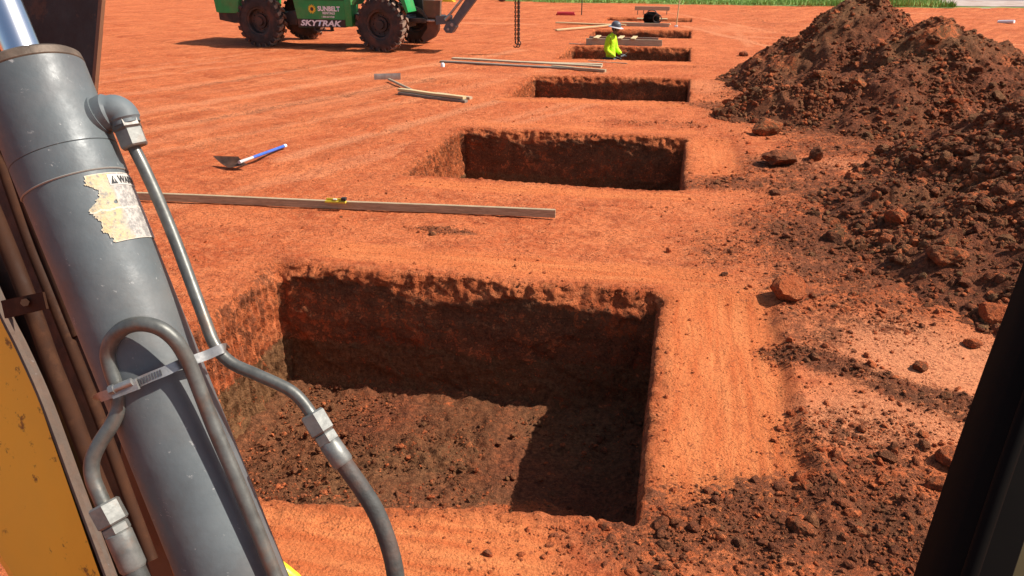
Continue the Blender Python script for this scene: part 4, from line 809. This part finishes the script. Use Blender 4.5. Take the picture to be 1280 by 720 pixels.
rk = at(485, 99); rk0 = Vector((rk[0], rk[1], 0)); rake = empty('rake', tuple(rk0), 0, label='concrete rake with a wide steel blade and wooden handle, lying by the short lumber', cat='rake')
bm = bmesh.new(); a = Vector(at(468, 100.5))-rk0; b = Vector(at(501, 99.5))-rk0; d = (b-a).normalized(); up_ = Vector((0, .25, 1)).normalized(); ws = []
for t_ in (0, 1):
    for k in range(6):
        p = a.lerp(b, t_)+up_*(.14*k/5)+Vector((0, -.03*math.sin(k/5*math.pi*.5), 0)); ws.append(p)
fr = [bm.verts.new(p) for p in ws]; bk = [bm.verts.new(p+Vector((0, .004, 0))) for p in ws]
for s_ in (fr, bk):
    for k in range(5): bm.faces.new((s_[k], s_[k+1], s_[k+7], s_[k+6]))
link('blade', bm_mesh('blade', bm), plain('weathered_zinc', (.30, .28, .25), .5, .4, .3, 10, 0, .4), rake)
bm = bmesh.new(); between(bm, Vector(at(486, 99, .06))-rk0, Vector(at(522, 116, .035))-rk0, .026, .026); link('handle', bm_mesh('handle', bm), W_GREY, rake)
# shovel
sv0 = Vector((*at(300, 203)[:2], 0)); sv = empty('shovel', tuple(sv0), 0, label='square shovel with a rusty blade and a blue handle lying on open clay', cat='shovel')
bm = bmesh.new(); c4 = [Vector(at(266, 195.5, .11)), Vector(at(298, 196.5, .12)), Vector(at(311, 206.5, .05)), Vector(at(286, 210.5, .015))]; G = []
for i in range(7):
    row = []
    for j in range(7):
        u, v = i/6, j/6; p = (c4[0].lerp(c4[1], u)).lerp(c4[3].lerp(c4[2], u), v)-sv0; p.z += .02*(abs(2*v-1)**2)-.012; row.append(bm.verts.new(p))
    G.append(row)
for i in range(6):
    for j in range(6): bm.faces.new((G[i][j], G[i+1][j], G[i+1][j+1], G[i][j+1]))
bmesh.ops.solidify(bm, geom=bm.faces[:], thickness=.004); link('blade', bm_mesh('blade', bm, True), plain('rusty_blade', (.15, .085, .06), .6, .3, .4, 14, .001, .3), sv)
h0, h1 = Vector(at(299, 203, .085))-sv0, Vector(at(357, 182, .04))-sv0
bm = bmesh.new(); between(bm, h0, h0.lerp(h1, .30), .022, .019); link('socket', bm_mesh('socket', bm, True, 40), plain('pale_socket', (.55, .5, .48), .5, 0, .4, 60), sv)
bm = bmesh.new(); between(bm, h0.lerp(h1, .27), h0.lerp(h1, .96), .0205); link('handle', bm_mesh('handle', bm, True, 40), plain('blue_handle', (.04, .13, .52), .5, 0, .2, 20, 0, .15), sv)
bm = bmesh.new(); between(bm, h0.lerp(h1, .955), h1, .024); link('handle_end', bm_mesh('handle_end', bm, True, 40), WHITE, sv)
# form planks between the worker's pit and the next one
g3 = 'grey form planks behind the worker'
board((-2.80, 24.15), (-.62, 24.10), .04, .185, W_GREY, 'tall grey form plank on edge just behind the worker', g3, .0, .0, name='form_plank', cat='plank')
board((-2.78, 24.75), (-.75, 24.70), .04, .185, W_DK, 'back grey form plank on edge, parallel to the one behind the worker', g3, .0, .0, name='form_plank', cat='plank')
for i, (x, lb) in enumerate(((-2.52, 'leftmost pale wood block bridging the two form planks'), (-1.83, 'middle pale wood block bridging the two form planks, right of the hard hat'), (-1.45, 'rightmost pale wood block bridging the two form planks'))):
    board((x, 24.05), (x+.02, 24.80), .13, .03, W_NEW, lb, 'pale blocks on the form planks', .187, .187, name='wood_block', cat='wood block')
board((-3.3, 24.2), (-2.8, 24.15), .05, .02, W_DK, 'thin dark stick touching the left end of the form planks', None, .01, .01, name='stick', cat='stick')
# timbers between the fifth and sixth pits
board((-2.1, 30.45), (-.58, 30.35), .04, .13, W_GREY, 'grey form plank lying right of the black bag, in front of the last pit', None, .0, .0, name='form_plank', cat='plank')
board(at(695, 29.6), at(782, 32.8), .14, .04, W_NEW, 'long pale plank running from the left to the black bag', 'pale planks left of the black bag', .02, .02)
board(at(695, 39), at(775, 32.8), .13, .04, W_NEW, 'slanting pale plank nearer than the long pale one left of the black bag', 'pale planks left of the black bag', .02, .05)
board((-2.35, 31.4), (-.55, 31.1), .14, .04, W_NEW, 'pale plank under the black bag', 'pale planks left of the black bag', .02, .02)
board((-1.9, 33.4), (-.72, 33.4), .28, .03, W_NEW, 'pale plank spanning part of the last pit', None, .03, .03)
fr_ = empty('raised_board', (-1.45, 36.3, 0), 0, label='grey board raised on thin stakes beyond the last pit', cat='form board')
bm = bmesh.new(); box(bm, (0, 0, .24), (1.46, .05, .16), bev=.005); link('board', bm_mesh('board', bm), W_GREY, fr_)
for x in (-.6, -.35, .62): bm = bmesh.new(); box(bm, (x, .045, .12), (.035, .035, .34)); link('stake', bm_mesh('stake', bm), W_DK, fr_)
def stake(loc, h_, r, mat, label, foot=None, lean=0):
    e = empty('stake', loc, 0, label=label, cat='stake'); bm = bmesh.new(); cyl(bm, (0, 0, -.05), (lean, 0, h_), r, r*.9, n=8); link('shaft', bm_mesh('shaft', bm, True, 40), mat, e)
    if foot: bm = bmesh.new(); box(bm, (0, 0, .03), (.12, .07, .08), bev=.02); link('foot', bm_mesh('foot', bm), foot, e)
p = at(727, 18.5); stake((p[0], p[1], 0), 1.5, .022, BLK, 'thin dark stake standing alone left of the pits, beyond the red pipe')
p = at(845, 34); stake((p[0], p[1], 0), 1.0, .022, W_NEW, 'pale wooden stake with a white foot, right of the black bag', WHITE, .06)
# black bag with a coil
bg_ = empty('bag', (-1.25, 31.25, .06), 0, label='black bag with coiled hose between the last two pits', cat='bag')
bm = bmesh.new(); bmesh.ops.create_icosphere(bm, subdivisions=4, radius=1)
for v in bm.verts:
    c_ = v.co; k = 1+.13*float(gn(c_.x*2.3, c_.y*2.3, c_.z*2.3))+.05*float(gn(c_.x*7, c_.y*7, c_.z*7)); v.co = Vector((math.copysign(abs(c_.x)**.7, c_.x)*.30*k, c_.y*.2*k, .17+max(-.17, c_.z*.22*k)))
link('sack', bm_mesh('sack', bm, True), RUB, bg_)
bm = bmesh.new()
for k in range(4): sweep(bm, [Vector((.22+.15*math.cos(a), -.19-.02*k, .17+(.12+.012*k)*math.sin(a))) for a in np.linspace(0, 2*math.pi, 20)], circ(.013, 8), ref=(0, 1, .02))
link('hose_coil', bm_mesh('hose_coil', bm, True), HOSE, bg_)
bm = bmesh.new(); sweep(bm, spline([(-.2, -.1, .3), (-.1, -.12, .44), (.1, -.12, .44), (.2, -.1, .32)], 6), circ(.016, 8)); link('strap', bm_mesh('strap', bm, True), HOSE, bg_)
# small far things
p = at(707, 19); rp = bmesh.new(); cyl(rp, (-.36, 0, .07), (.36, .05, .07), .07, n=14); box(rp, (.0, .0, .03), (.8, .12, .06), bev=.01); o = link('pipe', bm_mesh('pipe', rp, True, 40), plain('dull_red', (.42, .02, .025), .5, 0, .2, 8), label='short dull red pipe lying left of the dark stake', cat='pipe'); o.location = (p[0], p[1], 0)
p = at(1257, 29); rp = bmesh.new(); cyl(rp, (-.2, .2, .03), (.2, -.25, .08), .06, n=14); o = link('pipe', bm_mesh('pipe', rp, True, 40), WHITE, label='short white pipe on bare clay beyond the soil piles', cat='pipe'); o.location = (p[0], p[1], 0)
p = at(553.5, 84); bm = bmesh.new(); cyl(bm, (0, 0, 0), (0, 0, .1), .04, n=16, rings=[(0, .03), (.1, .045), (.7, .045), (1, .03)]); o = link('cup', bm_mesh('cup', bm, True, 40), WHITE, label='small white cup on the clay by the left ends of the loose planks', cat='cup'); o.location = (p[0], p[1], 0)
p = at(626, 2.2); ty = empty('tyre', (p[0], p[1]+.3, 0), 0, label='black tyre standing at the far grass edge above the chains', cat='tyre')
bm = bmesh.new(); cyl(bm, (0, -.12, .36), (0, .12, .36), .36, n=36, rings=[(0, .22), (0, .33), (.15, .36), (.85, .36), (1, .33), (1, .22)], caps=False); link('rubber', bm_mesh('rubber', bm, True, 40), TYRE, ty); bm = bmesh.new(); cyl(bm, (0, -.08, .36), (0, .08, .36), .22, n=24); link('rim', bm_mesh('rim', bm, True, 40), SILV, ty)
p = at(559, 2.6); bm = bmesh.new(); box(bm, (0, 0, .28), (.55, .3, .5), bev=.05); box(bm, (0, 0, .03), (.7, .45, .06), bev=.01); box(bm, (0, 0, .55), (.3, .12, .10), bev=.02); o = link('fuel_can', bm_mesh('fuel_can', bm), plain('can_yellow', (.7, .5, .03), .5), label='yellow container at the far edge of the clay behind the stabiliser arm', cat='container'); o.location = (p[0], p[1]+.2, 0)

# ------------------------------------------------------------------ the worker
def skin(name, verts, edges, rad, levels=2, root=0):
    me = bpy.data.meshes.new(name); me.from_pydata(verts, edges, []); o = bpy.data.objects.new(name, me); COL.objects.link(o)
    m = o.modifiers.new('s', 'SKIN'); m.use_smooth_shade = True; m.branch_smoothing = .3
    for i, v in enumerate(me.skin_vertices[0].data): v.radius = rad[i] if isinstance(rad[i], tuple) else (rad[i], rad[i]); v.use_root = (i == root)
    o.modifiers.new('u', 'SUBSURF').levels = levels; o.modifiers['u'].render_levels = levels
    dg = bpy.context.evaluated_depsgraph_get(); out = bpy.data.meshes.new_from_object(o.evaluated_get(dg)); bpy.data.objects.remove(o); out.name = name
    for p_ in out.polygons: p_.use_smooth = True
    return out
J = dict(pel=(0, 0, .93), bel=(.01, 0, 1.05), spi=(-.02, 0, 1.20), che=(.0, 0, 1.40), nb=(.04, 0, 1.52), nk=(.085, 0, 1.57), ha=(.105, 0, 1.62), hb=(.12, 0, 1.69), hc=(.115, 0, 1.76),
         ls=(.0, .18, 1.46), le=(.05, .25, 1.16), lw=(.24, .16, 1.03), lh=(.31, .13, 1.02), rs=(.0, -.18, 1.46), re=(-.05, -.235, 1.16), rw=(.20, -.19, .99), rh=(.27, -.17, .98),
         lhp=(0, .095, .88), lk=(.04, .12, .50), la=(-.03, .13, .09), lt=(.13, .14, .04), rhp=(0, -.095, .88), rk=(.05, -.12, .50), ra=(.0, -.13, .09), rt=(.16, -.15, .04))
RD = dict(pel=(.125, .10), bel=(.12, .095), spi=(.125, .10), che=(.14, .105), nb=.075, nk=.052, ha=(.062, .07), hb=(.078, .088), hc=(.062, .07), ls=.06, le=.043, lw=.029, lh=(.035, .022), rs=.06, re=.043, rw=.029, rh=(.035, .022), lhp=.088, lk=.058, la=.042, lt=.035, rhp=.088, rk=.058, ra=.042, rt=.035)
ED = [('pel', 'bel'), ('bel', 'spi'), ('spi', 'che'), ('che', 'nb'), ('nb', 'nk'), ('nk', 'ha'), ('ha', 'hb'), ('hb', 'hc'), ('che', 'ls'), ('ls', 'le'), ('le', 'lw'), ('lw', 'lh'), ('che', 'rs'), ('rs', 're'), ('re', 'rw'), ('rw', 'rh'), ('pel', 'lhp'), ('lhp', 'lk'), ('lk', 'la'), ('la', 'lt'), ('pel', 'rhp'), ('rhp', 'rk'), ('rk', 'ra'), ('ra', 'rt')]
def sk(name, keys, add=0.0, extra=None, rad=None, root=None):
    ks = list(keys); idx = {k: i for i, k in enumerate(ks)}; ed = [(idx[a], idx[b]) for a, b in ED if a in idx and b in idx]; vs = [J[k] for k in ks]; rs = []
    for k in ks:
        r = (rad or {}).get(k, RD[k]); r = r if isinstance(r, tuple) else (r, r); rs.append((r[0]+add, r[1]+add))
    for (a, p_, r) in (extra or []):
        i = idx[a] if isinstance(a, str) else a; vs.append(p_); rs.append((r, r)); ed.append((i, len(vs)-1)); 
    return skin(name, vs, ed, rs, 2, idx[root or ks[0]])
SKIN_ = plain('skin', (.20, .10, .06), .55, 0, .1); LIME = MT('lime_shirt'); LIME = LIME.out(LIME.mix(LIME.ramp(LIME.noise(9, 4), [(.35, 0.), (.65, 1.)]), (.42, .72, .0), (.62, .92, .01)), .8, 0, LIME.bump(LIME.noise(14, 4), .02))
TROU = plain('dark_work_trousers', (.06, .07, .08), .85, 0, .3, 12, .01); GLOVE = plain('dark_gloves', (.03, .03, .035), .7)
fing = []
for s, hk in ((1, 'lh'), (-1, 'rh')):
    hx, hy, hz = J[hk]
    for q in range(4): fing.append((hk, (hx+.045, hy+(q-1.5)*.019, hz-.005), .0095)); base = None
worker = link('person', sk('person', RD.keys(), -.004), SKIN_, label='worker in a lime long sleeved shirt and hard hat, standing waist deep in a pit', cat='person')
worker.location = (-1.87, 21.75, -1.0); worker.rotation_euler = (0, 0, R(-14))
def fingers(hk, s):
    hx, hy, hz = J[hk]; obs = []
    for q in range(5):
        if q < 4: a = [(hx+.0, hy+(q-1.5)*.016, hz), (hx+.045, hy+(q-1.5)*.021, hz-.002), (hx+.072+.004*(q in (1, 2)), hy+(q-1.5)*.021, hz-.022), (hx+.068, hy+(q-1.5)*.02, hz-.044)]
        else: a = [(hx-.01, hy-s*.015, hz), (hx+.02, hy-s*.045, hz+.004), (hx+.05, hy-s*.048, hz-.012)]
        obs.append(skin('f', a, [(i, i+1) for i in range(len(a)-1)], [.0105, .010, .009, .008][:len(a)], 1))
    return obs
for s, hk, wk, ek in ((1, 'lh', 'lw', 'le'), (-1, 'rh', 'rw', 're')):
    bm = bmesh.new()
    for f_ in fingers(hk, s): bm.from_mesh(f_)
    J['x0'] = J[hk]; pm = skin('g', [tuple(Vector(J[wk]).lerp(Vector(J[hk]), .0)), J[hk], (J[hk][0]+.04, J[hk][1], J[hk][2])], [(0, 1), (1, 2)], [(.034, .032), (.042, .022), (.038, .017)], 2); bm.from_mesh(pm)
    link('glove', bm_mesh('glove', bm, True), GLOVE, worker)
link('shirt', sk('shirt', ['pel', 'bel', 'spi', 'che', 'nb', 'nk', 'ls', 'le', 'lw', 'rs', 're', 'rw'], .020, rad={'pel': (.155, .12), 'bel': (.14, .11), 'spi': (.15, .115), 'che': (.155, .12), 'lw': .034, 'rw': .034, 'nb': .075, 'nk': .055, 'le': .055, 're': .055, 'ls': .075, 'rs': .075}, root='che'), LIME, worker)
J2 = dict(J); link('trousers', sk('trousers', ['pel', 'lhp', 'lk', 'la', 'rhp', 'rk', 'ra'], .018, rad={'pel': (.128, .105)}), TROU, worker)
for s in 'lr':
    a, t_ = J[s+'a'], J[s+'t']; link('boot', skin('boot', [(a[0], a[1], a[2]+.08), (a[0]-.01, a[1], a[2]-.02), (t_[0]-.06, t_[1], .055), (t_[0]+.02, t_[1], .048)], [(0, 1), (1, 2), (2, 3)], [.055, .056, .052, .045], 2), BLK, worker)
def hat():
    bm = bmesh.new(); c = Vector((.115, 0, 1.735)); n = 40
    def ring(r, z, prev):
        cur = [bm.verts.new(c+Vector((math.cos(2*math.pi*k/n)*r*1.12, math.sin(2*math.pi*k/n)*r, z))) for k in range(n)]
        if prev:
            for k in range(n): bm.faces.new((prev[k], prev[(k+1) % n], cur[(k+1) % n], cur[k]))
        return cur
    p_ = None
    for r, z in [(.118, .0), (.117, .03), (.11, .07), (.092, .105), (.06, .128), (.02, .137)]: p_ = ring(r, z, p_)
    bm.faces.new(p_); m = Matrix.Translation(c) @ Matrix.Rotation(R(10), 4, 'Y') @ Matrix.Translation(-c); bmesh.ops.transform(bm, matrix=m, verts=bm.verts)
    h_ = link('hard_hat', bm_mesh('hard_hat', bm, True), paint('slate_hard_hat', (.10, .115, .13), .3), worker)
    bm = bmesh.new(); p_ = None
    for r, z in [(.117, .004), (.150, -.004), (.182, -.016), (.184, -.021), (.150, -.010), (.117, -.002)]: p_ = ring(r, z, p_)
    bmesh.ops.transform(bm, matrix=m, verts=bm.verts); link('brim', bm_mesh('brim', bm, True), paint('pale_hat_brim', (.50, .47, .46), .35), h_)
hat()
# face
for q in (-1, 1):
    bm = bmesh.new(); bmesh.ops.create_uvsphere(bm, u_segments=12, v_segments=8, radius=.011); bmesh.ops.translate(bm, vec=(.184, q*.028, 1.675), verts=bm.verts); link('eye', bm_mesh('eye', bm, True), WHITE, worker)
    bm = bmesh.new(); bmesh.ops.create_uvsphere(bm, u_segments=12, v_segments=8, radius=1); bmesh.ops.scale(bm, vec=(.018, .008, .03), verts=bm.verts); bmesh.ops.translate(bm, vec=(.105, q*.083, 1.665), verts=bm.verts); link('ear', bm_mesh('ear', bm, True), SKIN_, worker)
bm = bmesh.new(); bmesh.ops.create_uvsphere(bm, u_segments=12, v_segments=8, radius=1); bmesh.ops.scale(bm, vec=(.02, .012, .024), verts=bm.verts); bmesh.ops.translate(bm, vec=(.197, 0, 1.655), verts=bm.verts); link('nose', bm_mesh('nose', bm, True), SKIN_, worker)
bm = bmesh.new(); bmesh.ops.create_uvsphere(bm, u_segments=12, v_segments=8, radius=1); bmesh.ops.scale(bm, vec=(.008, .022, .006), verts=bm.verts); bmesh.ops.translate(bm, vec=(.183, 0, 1.615), verts=bm.verts); link('mouth', bm_mesh('mouth', bm, True), plain('lips', (.18, .06, .05), .5), worker)
bm = bmesh.new(); bmesh.ops.create_uvsphere(bm, u_segments=20, v_segments=12, radius=1); bmesh.ops.scale(bm, vec=(.082, .088, .10), verts=bm.verts); bmesh.ops.translate(bm, vec=(.088, 0, 1.70), verts=bm.verts); link('hair', bm_mesh('hair', bm, True), plain('dark_hair', (.02, .015, .012), .8), worker)
tl_ = bmesh.new(); wq = Matrix.Translation((-1.87, 21.75, -1.0)) @ Matrix.Rotation(R(-14), 4, 'Z'); box(tl_, (.345, -.02, 1.02), (.02, .34, .035), wq, .004); cyl(tl_, wq @ Vector((.33, .1, 1.0)), wq @ Vector((.46, .16, 1.14)), .006, n=8); link('tape_measure', bm_mesh('tape_measure', tl_, False), SILV, label='slim pale metal tool held in the gloved hands of the worker', cat='tool')
